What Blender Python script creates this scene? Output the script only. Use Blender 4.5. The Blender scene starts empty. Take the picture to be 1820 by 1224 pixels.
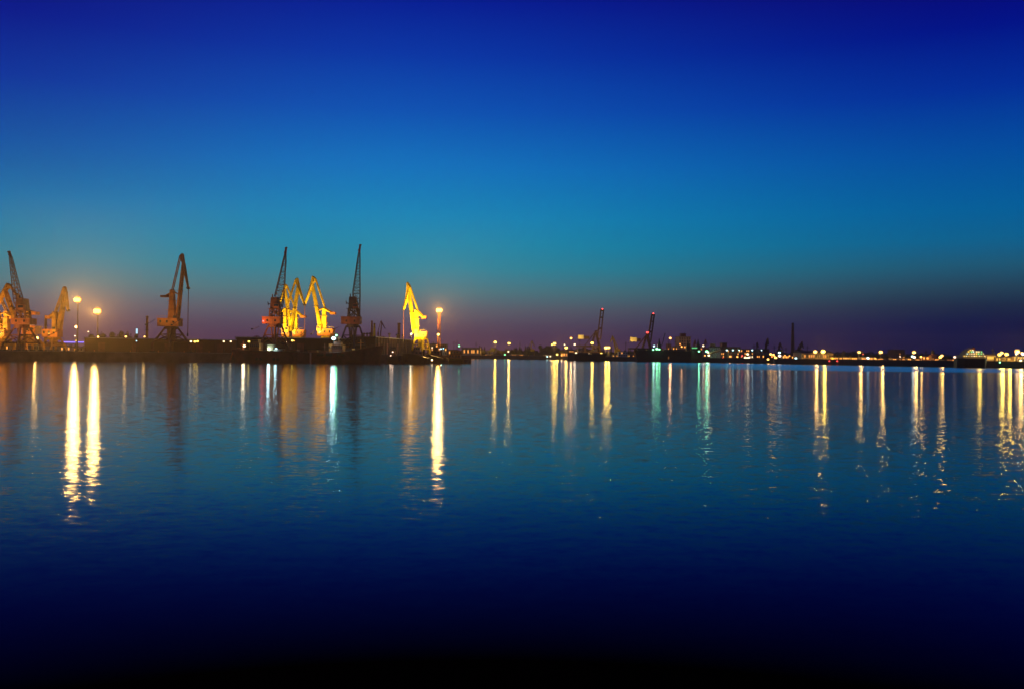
import bpy, math, random
from mathutils import Vector, Matrix
C = bpy.context.scene.collection
D = bpy.data
sc = bpy.context.scene
rnd = random.Random(7)

# ------------------------------------------------------------------ camera
F = 1618.0                      # focal length in pixels of a 1820 px wide frame
CAM_Z = 4.7
ROLL, PITCH = 0.0105, math.atan(19 / F)
fwd = Vector((0, math.cos(PITCH), math.sin(PITCH)))
up0 = Vector((0, -math.sin(PITCH), math.cos(PITCH)))
X = Vector((1, 0, 0))
rt = X * math.cos(ROLL) + up0 * math.sin(ROLL)
up = up0 * math.cos(ROLL) - X * math.sin(ROLL)
cam = D.objects.new('camera', D.cameras.new('camera'))
C.objects.link(cam)
m = Matrix((rt, up, -fwd)).transposed().to_4x4()
m.translation = (0, 0, CAM_Z)
cam.matrix_world = m
cam.data.sensor_width = 36
cam.data.lens = F / 1820 * 36
cam.data.clip_end = 20000
cam.data.clip_start = 0.1
sc.camera = cam
sc.view_settings.view_transform = 'Standard'
sc.view_settings.look = 'None'
sc.view_settings.exposure = 0
sc.view_settings.gamma = 1
sc.cycles.use_denoising = True
sc.cycles.max_bounces = 6
sc.cycles.glossy_bounces = 3
sc.cycles.diffuse_bounces = 2
sc.cycles.volume_bounces = 0
sc.cycles.caustics_reflective = False
sc.cycles.sample_clamp_direct = 60.0
sc.cycles.sample_clamp_indirect = 3.0
sc.cycles.blur_glossy = 0.0


def W(px, py, Y):
    """World point at depth Y metres seen where the surveyed bearing / elevation (px, py) points."""
    r = fwd + rt * ((px - 910) / F) - up * ((py - 612) / F)
    return Vector((0, 0, CAM_Z)) + r * (Y / r.y)


def XW(px, Y):
    return W(px, 631, Y).x


# ------------------------------------------------------------------ world: dusk sky
def srgb(*c):
    return tuple(((v / 255) / 12.92 if v / 255 <= 0.04045 else ((v / 255 + 0.055) / 1.055) ** 2.4) for v in c) + (1,)


world = D.worlds.new('World')
sc.world = world
world.use_nodes = True
wn, wl = world.node_tree.nodes, world.node_tree.links
wn.clear()
tc = wn.new('ShaderNodeTexCoord')
sep = wn.new('ShaderNodeSeparateXYZ')
wl.new(tc.outputs['Generated'], sep.inputs[0])


def ramp(stops):
    r = wn.new('ShaderNodeValToRGB')
    r.color_ramp.interpolation = 'B_SPLINE' if False else 'EASE' if False else 'LINEAR'
    el = r.color_ramp.elements
    while len(el) > 1:
        el.remove(el[-1])
    first = True
    for p, c in stops:
        e = el[0] if first else el.new(p)
        e.position = p
        e.color = srgb(*c)
        first = False
    return r


el_in = wn.new('ShaderNodeMapRange')          # sine of elevation 0 .. 0.5 -> 0 .. 1
el_in.inputs[1].default_value, el_in.inputs[2].default_value = 0.0, 0.5
wl.new(sep.outputs[2], el_in.inputs[0])


def E(y):                                       # elevation band of a photograph row
    t = (631 - y) / F
    return max(0, t / math.sqrt(1 + t * t)) / 0.5


mid = ramp([(0, (88, 54, 78)), (E(600), (84, 58, 88)), (E(578), (86, 74, 98)), (E(552), (88, 96, 112)), (E(520), (72, 122, 134)), (E(480), (38, 136, 158)),
            (E(440), (14, 138, 172)), (E(390), (0, 134, 184)), (E(300), (0, 114, 190)), (E(200), (0, 82, 180)), (E(100), (0, 54, 166)),
            (E(0), (0, 28, 148)), (0.95, (0, 6, 84))])
side = ramp([(0, (14, 8, 54)), (E(600), (6, 12, 66)), (E(575), (4, 16, 70)), (E(545), (22, 40, 72)), (E(515), (32, 66, 90)), (E(480), (26, 88, 118)),
             (E(440), (8, 98, 144)), (E(390), (0, 96, 156)), (E(300), (0, 78, 160)), (E(200), (0, 46, 154)), (E(100), (0, 18, 136)),
             (E(0), (8, 0, 112)), (0.95, (2, 0, 56))])
for r_ in (mid, side):
    wl.new(el_in.outputs[0], r_.inputs[0])


def vmath(op, a, b=None):
    n = wn.new('ShaderNodeMath')
    n.operation = op
    for i, v in enumerate((a, b)):
        if v is None:
            continue
        if isinstance(v, (int, float)):
            n.inputs[i].default_value = v
        else:
            wl.new(v, n.inputs[i])
    return n.outputs[0]


az = vmath('ARCTAN2', sep.outputs[0], sep.outputs[1])


def wstep(v, a, b):
    k = wn.new('ShaderNodeMapRange')
    k.interpolation_type = 'SMOOTHSTEP'
    k.inputs[1].default_value, k.inputs[2].default_value = a, b
    wl.new(v, k.inputs[0])
    return k.outputs[0]


# darker away from the afterglow: all of the right side, and the upper left
fac = vmath('MAXIMUM', wstep(az, -0.14, 0.52), vmath('MULTIPLY', vmath('MULTIPLY', wstep(vmath('MULTIPLY', az, -1), 0.12, 0.62),
            wstep(sep.outputs[2], 0.04, 0.22)), 1.0))
mix = wn.new('ShaderNodeMix')
mix.data_type = 'RGBA'
wl.new(fac, mix.inputs[0])
wl.new(mid.outputs[0], mix.inputs[6])
wl.new(side.outputs[0], mix.inputs[7])
bg = wn.new('ShaderNodeBackground')
bg.inputs[1].default_value = 1.0
wl.new(mix.outputs[2], bg.inputs[0])
wo = wn.new('ShaderNodeOutputWorld')
wl.new(bg.outputs[0], wo.inputs[0])


# ------------------------------------------------------------------ materials
MATS = {}


def mat(name, col, rough=0.7, metal=0.0, var=0.35, scale=0.6, emit=None, es=0, wave=None, spec=0.3):
    if name in MATS:
        return MATS[name]
    M = D.materials.new(name)
    M.use_nodes = True
    n, l = M.node_tree.nodes, M.node_tree.links
    b = n['Principled BSDF']
    b.inputs['Roughness'].default_value = rough
    b.inputs['Metallic'].default_value = metal
    b.inputs['Specular IOR Level'].default_value = spec
    if emit:
        b.inputs['Base Color'].default_value = (0.1, 0.1, 0.1, 1)
        b.inputs['Emission Color'].default_value = tuple(emit) + (1,)
        b.inputs['Emission Strength'].default_value = es
    else:
        t = n.new('ShaderNodeTexCoord')
        no = n.new('ShaderNodeTexNoise')
        no.inputs['Scale'].default_value = scale
        no.inputs['Detail'].default_value = 5
        l.new(t.outputs['Object'], no.inputs['Vector'])
        r = n.new('ShaderNodeValToRGB')
        a = [c * (1 - var) for c in col]
        z = [min(1, c * (1 + var)) for c in col]
        r.color_ramp.elements[0].position, r.color_ramp.elements[1].position = 0.3, 0.7
        r.color_ramp.elements[0].color = (*a, 1)
        r.color_ramp.elements[1].color = (*z, 1)
        l.new(no.outputs[0], r.inputs[0])
        out = r.outputs[0]
        if wave:                                   # corrugated sheet: ribs as bump
            wv = n.new('ShaderNodeTexWave')
            wv.inputs['Scale'].default_value = wave
            l.new(t.outputs['Object'], wv.inputs['Vector'])
            bp = n.new('ShaderNodeBump')
            bp.inputs['Strength'].default_value = 0.5
            bp.inputs['Distance'].default_value = 0.1
            l.new(wv.outputs[1], bp.inputs['Height'])
            l.new(bp.outputs[0], b.inputs['Normal'])
        l.new(out, b.inputs['Base Color'])
    MATS[name] = M
    return M


YEL = mat('yellow_crane_paint', (0.60, 0.40, 0.006), 0.6, var=0.45, scale=0.3)
ORG = mat('orange_crane_paint', (0.50, 0.15, 0.03), 0.6, var=0.3, scale=0.4)
ORH = mat('orange_house_paint', (0.36, 0.12, 0.012), 0.6, var=0.25, scale=0.5)
DKR = mat('dark_red_crane_paint', (0.16, 0.045, 0.025), 0.65, var=0.4, scale=0.5)
DKS = mat('dark_steel', (0.035, 0.03, 0.03), 0.6, var=0.4)
RED = mat('red_tip_paint', (0.35, 0.03, 0.03), 0.6)
GRY = mat('galvanised_steel', (0.30, 0.29, 0.27), 0.5, metal=0.4, var=0.2)
CON = mat('concrete', (0.24, 0.21, 0.18), 0.9, var=0.3, scale=0.25)
CND = mat('stained_quay_concrete', (0.13, 0.075, 0.05), 0.9, var=0.5, scale=0.2)
TAR = mat('asphalt', (0.05, 0.048, 0.045), 0.9, var=0.25, scale=0.05)
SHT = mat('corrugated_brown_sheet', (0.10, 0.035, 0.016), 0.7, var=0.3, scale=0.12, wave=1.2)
ROF = mat('roof_felt', (0.10, 0.08, 0.07), 0.9)
HRD = mat('red_oxide_hull', (0.20, 0.025, 0.018), 0.6, var=0.35, scale=0.3)
HBK = mat('black_hull', (0.010, 0.010, 0.011), 0.45, var=0.4, scale=0.3)
HWH = mat('cream_ship_paint', (0.42, 0.33, 0.18), 0.5, var=0.1)
BRK = mat('brick', (0.22, 0.10, 0.06), 0.9, var=0.3, scale=0.5)
PLA = mat('ochre_plaster', (0.42, 0.29, 0.16), 0.9, var=0.2, scale=0.2)
PLP = mat('pale_plaster', (0.5, 0.45, 0.36), 0.9, var=0.2, scale=0.2)
RUB = mat('rubber', (0.012, 0.012, 0.012), 0.85)
GLS = mat('dark_window_glass', (0.02, 0.022, 0.025), 0.15, var=0.1, spec=0.5)
FOL = mat('foliage', (0.085, 0.075, 0.028), 0.9, var=0.55, scale=0.5)
FOD = mat('dark_foliage', (0.026, 0.034, 0.018), 0.95, var=0.5, scale=0.5)
BAR = mat('bark', (0.09, 0.06, 0.04), 0.95)
AMB = mat('weathered_amber_paint', (0.45, 0.20, 0.03), 0.65, var=0.5, scale=0.3)
ORC = mat('orange_container_paint', (0.62, 0.14, 0.03), 0.6, var=0.2, wave=2.5)
GLOW = {'D': (1, 0.5, 0.03), 'S': (1, 0.50, 0.10), 'Y': (1, 0.62, 0.09), 'W': (1, 0.74, 0.38), 'G': (0.22, 1.0, 0.36), 'C': (0.55, 0.95, 1.0),
        'R': (1, 0.06, 0.05), 'B': (0.22, 0.16, 1.0), 'V': (0.45, 0.8, 1.0), 'O': (1, 0.36, 0.06), 'P': (1, 0.66, 0.45)}


LCOL = dict(GLOW, F=(1, 0.64, 0.14), S=(1, 0.55, 0.13), Y=(1, 0.60, 0.08), W=(1, 0.78, 0.48), G=(0.28, 1.0, 0.5), O=(1, 0.5, 0.2))


def glow(c, s):
    return mat('lit_%s_%d' % (c, s * 10), (1, 1, 1), emit=GLOW[c], es=s)


# ------------------------------------------------------------------ mesh kit
class MB:
    def __init__(s):
        s.v, s.f = [], []

    def box(s, c, d, rz=0.0):
        x, y, z = (k / 2 for k in d)
        co, si = math.cos(rz), math.sin(rz)
        b = len(s.v)
        for sx, sy, sz in ((-1, -1, -1), (1, -1, -1), (1, 1, -1), (-1, 1, -1), (-1, -1, 1), (1, -1, 1), (1, 1, 1), (-1, 1, 1)):
            px, py = sx * x, sy * y
            s.v.append((c[0] + px * co - py * si, c[1] + px * si + py * co, c[2] + sz * z))
        s.f += [tuple(b + i for i in q) for q in ((0, 3, 2, 1), (4, 5, 6, 7), (0, 1, 5, 4), (1, 2, 6, 5), (2, 3, 7, 6), (3, 0, 4, 7))]
        return s

    def span(s, x0, x1, y0, y1, z0, z1):
        return s.box(((x0 + x1) / 2, (y0 + y1) / 2, (z0 + z1) / 2), (abs(x1 - x0), abs(y1 - y0), abs(z1 - z0)))

    def tube(s, p, q, r0, r1=None, n=8, caps=True):
        r1 = r0 if r1 is None else r1
        p, q = Vector(p), Vector(q)
        d = (q - p)
        if d.length < 1e-6:
            return s
        d.normalize()
        a = d.orthogonal().normalized() if abs(d.z) < 0.99 else Vector((1, 0, 0))
        a = (a - d * a.dot(d)).normalized()
        e = d.cross(a)
        b = len(s.v)
        for k in range(n):
            t = 2 * math.pi * (k + 0.5) / n
            o = a * math.cos(t) + e * math.sin(t)
            s.v.append(tuple(p + o * r0))
            s.v.append(tuple(q + o * r1))
        for k in range(n):
            k2 = (k + 1) % n
            s.f.append((b + 2 * k, b + 2 * k2, b + 2 * k2 + 1, b + 2 * k + 1))
        if caps:
            s.f.append(tuple(b + 2 * k for k in reversed(range(n))))
            s.f.append(tuple(b + 2 * k + 1 for k in range(n)))
        return s

    def bar(s, p, q, w, w1=None):
        return s.tube(p, q, w * 0.707, (w if w1 is None else w1) * 0.707, 4)

    def ball(s, c, r, sx=1, sy=1, sz=1, n=8, m=5):
        b = len(s.v)
        s.v.append((c[0], c[1], c[2] + r * sz))
        for j in range(1, m):
            ph = math.pi * j / m
            for k in range(n):
                t = 2 * math.pi * k / n
                s.v.append((c[0] + r * sx * math.sin(ph) * math.cos(t), c[1] + r * sy * math.sin(ph) * math.sin(t), c[2] + r * sz * math.cos(ph)))
        s.v.append((c[0], c[1], c[2] - r * sz))
        e = len(s.v) - 1
        for k in range(n):
            k2 = (k + 1) % n
            s.f.append((b, b + 1 + k, b + 1 + k2))
            for j in range(m - 2):
                s.f.append((b + 1 + j * n + k, b + 1 + (j + 1) * n + k, b + 1 + (j + 1) * n + k2, b + 1 + j * n + k2))
            s.f.append((e, e - n + k2, e - n + k))
        return s

    def prism(s, poly, y0, y1):
        """extrude a polygon of (x, z) points from y0 to y1"""
        b, n = len(s.v), len(poly)
        for x, z in poly:
            s.v.append((x, y0, z))
        for x, z in poly:
            s.v.append((x, y1, z))
        s.f.append(tuple(b + i for i in range(n)))
        s.f.append(tuple(b + n + i for i in reversed(range(n))))
        for i in range(n):
            j = (i + 1) % n
            s.f.append((b + i, b + n + i, b + n + j, b + j))
        return s

    def slab(s, poly, z0, z1):
        b, n = len(s.v), len(poly)
        for x, y in poly:
            s.v.append((x, y, z0))
        for x, y in poly:
            s.v.append((x, y, z1))
        s.f.append(tuple(b + i for i in reversed(range(n))))
        s.f.append(tuple(b + n + i for i in range(n)))
        for i in range(n):
            j = (i + 1) % n
            s.f.append((b + i, b + j, b + n + j, b + n + i))
        return s

    def build(s, name, m, parent=None, smooth=False, loc=None):
        me = D.meshes.new(name)
        me.from_pydata(s.v, [], s.f)
        me.materials.append(m)
        if smooth:
            for p in me.polygons:
                p.use_smooth = True
        o = D.objects.new(name, me)
        C.objects.link(o)
        if parent:
            o.parent = parent
        if loc is not None:
            o.location = loc
        return o


def lattice(mb, p0, p1, a0, b0, a1, b1, n, w=0.2, wd=0.11):
    """square lattice girder from p0 to p1; a = half width in the x-z plane, b = half width in y; tapers"""
    p0, p1 = Vector(p0), Vector(p1)
    d = (p1 - p0).normalized()
    e = Vector((0, 1, 0))
    s_ = d.cross(e).normalized()

    def ring(t):
        c = p0.lerp(p1, t)
        a, b = a0 + (a1 - a0) * t, b0 + (b1 - b0) * t
        return [c + s_ * a + e * b, c - s_ * a + e * b, c - s_ * a - e * b, c + s_ * a - e * b]
    R = [ring(i / n) for i in range(n + 1)]
    for k in range(4):
        mb.bar(R[0][k], R[n][k], w)
    for i in range(n):
        for k in range(4):
            j = (k + 1) % 4
            if i % 2 == 0:
                mb.bar(R[i][k], R[i + 1][j], wd)
            else:
                mb.bar(R[i][j], R[i + 1][k], wd)
            mb.bar(R[i + 1][k], R[i + 1][j], wd)
    return mb


def tag(o, label=None, cat=None, group=None, kind=None):
    if label:
        o['label'] = label
    if cat:
        o['category'] = cat
    if group:
        o['group'] = group
    if kind:
        o['kind'] = kind
    return o


def thing(name, loc, label, cat, group=None, rz=0):
    o = D.objects.new(name, None)
    o.empty_display_size = 1
    C.objects.link(o)
    o.location = loc
    o.rotation_euler = (0, 0, rz)
    return tag(o, label, cat, group)


def copy_tree(o, parent=None):
    c = o.copy()
    C.objects.link(c)
    c.parent = parent
    for ch in list(o.children):
        copy_tree(ch, c)
    return c


GZ = 4.3                               # quay and shore level above the water


def lamp_light(parent, loc, power, col, r=0.6, spot=None):
    L = D.lights.new('lamp_light', 'SPOT' if spot else 'POINT')
    L.energy = power
    L.color = LCOL[col] if isinstance(col, str) else col
    L.shadow_soft_size = r
    if spot:
        L.spot_size, L.spot_blend = math.radians(spot[1]), 0.5
    o = D.objects.new('lamp_light', L)
    C.objects.link(o)
    o.parent = parent
    o.location = loc
    if spot:
        o.rotation_euler = Vector(spot[0]).to_track_quat('-Z', 'Y').to_euler()
    return o

# ------------------------------------------------------------------ water
def water_material():
    M = D.materials.new('harbour_water')
    M.use_nodes = True
    n, l = M.node_tree.nodes, M.node_tree.links
    b = n['Principled BSDF']
    geo = n.new('ShaderNodeNewGeometry')
    sp = n.new('ShaderNodeSeparateXYZ')
    l.new(geo.outputs['Position'], sp.inputs[0])

    def mth(op, *a):
        k = n.new('ShaderNodeMath')
        k.operation = op
        for i, v in enumerate(a):
            if isinstance(v, (int, float)):
                k.inputs[i].default_value = v
            else:
                l.new(v, k.inputs[i])
        return k.outputs[0]

    def step(v, a, b_, lo=0.0, hi=1.0):
        k = n.new('ShaderNodeMapRange')
        k.interpolation_type = 'SMOOTHSTEP'
        for i, q in enumerate((a, b_, lo, hi)):
            k.inputs[i + 1].default_value = q
        l.new(v, k.inputs[0])
        return k.outputs[0]
    # long wandering noise moves the edges of the wind-ruffled zone
    big = n.new('ShaderNodeTexNoise')
    big.noise_dimensions = '2D'
    big.inputs['Scale'].default_value = 0.008
    big.inputs['Detail'].default_value = 3
    l.new(geo.outputs['Position'], big.inputs['Vector'])
    yy = mth('ADD', sp.outputs[1], mth('MULTIPLY', mth('SUBTRACT', big.outputs[0], 0.5), 60))
    far = step(yy, 330, 362)
    right = step(sp.outputs[0], 60, 150, 0.12, 1.0)
    shore = step(mth('ADD', sp.outputs[1], mth('MULTIPLY', sp.outputs[0], 2.0)), 1060, 1125, 1.0, 0.1)
    ruff = mth('MULTIPLY', mth('MULTIPLY', far, right), shore)
    # near water is nearly still, a light breeze works the surface farther out
    near = step(sp.outputs[1], 14, 30, RIP[0], RIP[1])
    acc = None
    for sc_, k, st, det in RIP[2]:
        mp = n.new('ShaderNodeMapping')
        mp.inputs['Scale'].default_value = (sc_ * st, sc_, 1)
        mp.inputs['Location'].default_value = (sc_ * 13.7, sc_ * 5.1, 0)
        l.new(geo.outputs['Position'], mp.inputs['Vector'])
        no = n.new('ShaderNodeTexNoise')
        no.noise_dimensions = '2D'
        no.inputs['Scale'].default_value = 1.0
        no.inputs['Detail'].default_value = det
        no.inputs['Roughness'].default_value = 0.5
        l.new(mp.outputs[0], no.inputs['Vector'])
        s1 = n.new('ShaderNodeVectorMath')
        s1.operation = 'SUBTRACT'
        s1.inputs[1].default_value = (0.5, 0.5, 0.5)
        l.new(no.outputs[1], s1.inputs[0])
        s2 = n.new('ShaderNodeVectorMath')
        s2.operation = 'MULTIPLY'
        s2.inputs[1].default_value = (k, k, 0)
        l.new(s1.outputs[0], s2.inputs[0])
        if acc is None:
            acc = s2.outputs[0]
        else:
            a = n.new('ShaderNodeVectorMath')
            a.operation = 'ADD'
            l.new(acc, a.inputs[0])
            l.new(s2.outputs[0], a.inputs[1])
            acc = a.outputs[0]
    amp = mth('ADD', near, mth('MULTIPLY', ruff, RIP[3]))

    def normal(gain):
        s3 = n.new('ShaderNodeVectorMath')
        s3.operation = 'SCALE'
        l.new(acc, s3.inputs[0])
        l.new(gain, s3.inputs['Scale'])
        a = n.new('ShaderNodeVectorMath')
        a.operation = 'ADD'
        a.inputs[1].default_value = (0, 0, 1)
        l.new(s3.outputs[0], a.inputs[0])
        nm = n.new('ShaderNodeVectorMath')
        nm.operation = 'NORMALIZE'
        l.new(a.outputs[0], nm.inputs[0])
        return nm.outputs[0]
    # crisp ripple facets, and the sheen of the capillary waves too small to see
    def surface(nrm, rough):
        fr = n.new('ShaderNodeFresnel')
        fr.inputs['IOR'].default_value = 1.22
        g = n.new('ShaderNodeBsdfGlossy')
        g.distribution = 'BECKMANN'
        l.new(nrm, g.inputs['Normal'])
        l.new(rough, g.inputs['Roughness'])
        d = n.new('ShaderNodeBsdfDiffuse')
        d.inputs['Color'].default_value = (0.0, 0.0003, 0.002, 1)
        # steep looks go down into dark water and only a weak blue reflection is left; grazing ones mirror everything
        fm = n.new('ShaderNodeMapRange')
        fm.inputs[1].default_value, fm.inputs[2].default_value = 0.115, 0.95
        l.new(fr.outputs[0], fm.inputs[0])
        tf = step(fm.outputs[0], 0.06, 0.36)
        tint = n.new('ShaderNodeMix')
        tint.data_type = 'RGBA'
        tint.inputs[6].default_value = (0.12, 0.3, 1.0, 1)
        tint.inputs[7].default_value = (1, 1, 1, 1)
        l.new(tf, tint.inputs[0])
        l.new(tint.outputs[2], g.inputs['Color'])
        k = n.new('ShaderNodeMixShader')
        l.new(fm.outputs[0], k.inputs[0])
        l.new(d.outputs[0], k.inputs[1])
        l.new(g.outputs[0], k.inputs[2])
        return k.outputs[0]
    ro = mth('ADD', step(sp.outputs[1], 15, 160, RIP[4], RIP[5]), mth('MULTIPLY', ruff, 0.14))
    ro2 = mth('ADD', mth('MULTIPLY', ruff, 0.12), RIP[7])
    mx = n.new('ShaderNodeMixShader')
    mx.inputs[0].default_value = RIP[6]
    l.new(surface(normal(amp), ro), mx.inputs[1])
    l.new(surface(normal(mth('MULTIPLY', amp, 0.24)), ro2), mx.inputs[2])
    l.new(mx.outputs[0], n['Material Output'].inputs[0])
    n.remove(b)
    return M


# slope gain near / far, noise layers (1/m, gain, x stretch, detail), extra gain where ruffled, roughness near / far
RIP = (0.2, 1.0, ((0.35, 0.03, 0.6, 1), (1.7, 0.19, 0.55, 1), (5.0, 0.22, 0.7, 2)), 2.0, 0.02, 0.08, 0.78, 0.13)
WM = water_material()
MB().slab([(-3500, -60), (3500, -60), (3500, 6000), (-3500, 6000)], -3, 0).build('water', WM)['kind'] = 'structure'
# ------------------------------------------------------------------ land
def P(px, Y):
    return (XW(px, Y), Y)


def quayY(px):                                  # the left quay runs away to the right
    return 412 + (px + 100) * 108 / 900


LQ = [P(-500, quayY(-500)), P(838, quayY(838))]
LQ[1] = (LQ[1][0], LQ[1][1])
tag(MB().slab([LQ[0], LQ[1], P(836, 700), P(834, 1178), (-2600, 1178), (-2600, LQ[0][1])], -2.5, GZ)
    .build('quay', CND), kind='structure')
SHORE = [(LQ[1][0] - 40, 1181), P(870, 1181), P(1000, 1130), P(1008, 965), P(1084, 930), P(1250, 880), P(1374, 850), P(1378, 800), P(1500, 738), P(1620, 661),
         P(1820, 585), P(2200, 500)]
tag(MB().slab([(-3000, 1181)] + SHORE + [(1500, 430), (3200, 430), (3200, 5500), (-3000, 5500)], -2.5, GZ)
    .build('ground', TAR), kind='structure')
# quay coping and the dark recesses of the quay face
ang = math.atan2(LQ[1][1] - LQ[0][1], LQ[1][0] - LQ[0][0])
qd = Vector((math.cos(ang), math.sin(ang), 0))
qn = Vector((math.sin(ang), -math.cos(ang), 0))


def on_quay(px, off=0.0, z=0.0):
    """world point on the quay face line at bearing px, off metres in front"""
    Y = quayY(px)
    p = Vector((XW(px, Y), Y, z)) + qn * off
    return p


ORD = ['first', 'second', 'third', 'fourth', 'fifth', 'sixth', 'seventh', 'eighth', 'ninth', 'tenth', 'eleventh', 'twelfth', 'thirteenth', 'fourteenth', 'fifteenth',
       'sixteenth', 'seventeenth', 'eighteenth']
mb = MB()
a_, b_ = on_quay(-300, 0.35, GZ - 0.1), on_quay(836, 0.35, GZ - 0.1)
mb.box((a_ + b_) / 2, ((b_ - a_).length, 0.7, 0.5), ang)
tag(mb.build('quay_coping', CON), kind='structure')
FP = [-8, 12, 31, 58, 83, 104, 128, 156, 181, 214, 241, 262, 290, 316, 343, 368, 386, 402]
f0 = None
for i, px in enumerate(FP):
    p = on_quay(px, 0.55, 1.9)
    if f0 is None:
        f0 = MB().box((0, 0, 0), (3.6, 1.0, 2.0), ang).tube((-1.2, 0, 1), (-1.2, 0, 2.2), 0.08).tube((1.2, 0, 1), (1.2, 0, 2.2), 0.08).build('quay_fender', RUB)
        o = f0
    else:
        o = f0.copy()
        C.objects.link(o)
    o.location = p
    tag(o, 'black rubber fender block on the left quay face, %s from the left' % ORD[i], 'fender', 'fenders along the left quay face')
bol = None
for i, px in enumerate([22, 78, 118, 168, 232, 282, 328, 372]):
    p = on_quay(px, -1.0, GZ)
    if bol is None:
        bol = MB().tube((0, 0, 0), (0, 0, 0.7), 0.28, 0.22).ball((0, 0, 0.8), 0.36, sz=0.5).build('bollard', ORG)
        o = bol
    else:
        o = bol.copy()
        C.objects.link(o)
    o.location = p
    tag(o, 'small rusty mooring bollard on the left quay edge, %s from the left' % ORD[i], 'bollard', 'mooring bollards on the left quay')


# ------------------------------------------------------------------ cranes
def frame_at(px, Y):
    base = Vector((XW(px, Y), Y, GZ))

    def q(x, y, dy=0.0):
        v = W(x, y, Y) - base
        return Vector((v.x, dy, max(v.z, 0.02)))
    return base, q


def portal_legs(t, R, a, zt, rt_, zk, m, w=0.9, brace=True, foot=True, zb=0.0):
    """four legs on a rotated square: vertical foot, kink, then leaning in to the slewing ring"""
    fr = MB()
    cs = [(math.cos(a + k * math.pi / 2), math.sin(a + k * math.pi / 2)) for k in range(4)]
    for c, s in cs:
        g = MB().bar((R * c, R * s, zk), (rt_ * c, rt_ * s, zt), w, w * 0.8).bar((R * c, R * s, zb + 0.7), (R * c, R * s, zk + 0.2), w)
        leg = g.build('leg', m, t)
        if foot:
            MB().box((R * c, R * s, zb + 0.36), (2.6, 0.9, 0.7)).build('wheel_bogie', DKS, leg)
    for k in range(4):
        (c, s), (c2, s2) = cs[k], cs[(k + 1) % 4]
        fr.bar((rt_ * c, rt_ * s, zt), (rt_ * c2, rt_ * s2, zt), w)
        f = 0.18
        u = R + (rt_ - R) * f
        z = zk + (zt - zk) * f
        fr.bar((u * c, u * s, z), (u * c2, u * s2, z), w * 0.6)
        if brace:
            f2 = 0.6
            u2, z2 = R + (rt_ - R) * f2, zk + (zt - zk) * f2
            fr.bar((u2 * c, u2 * s, z2), (u2 * c2, u2 * s2, z2), w * 0.4)
            fr.bar((u * c, u * s, z), (u2 * c2, u2 * s2, z2), w * 0.35)
            fr.bar((u2 * c, u2 * s, z2), (u * c2, u * s2, z), w * 0.35)
    fr.build('portal_frame', m, t)


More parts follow.
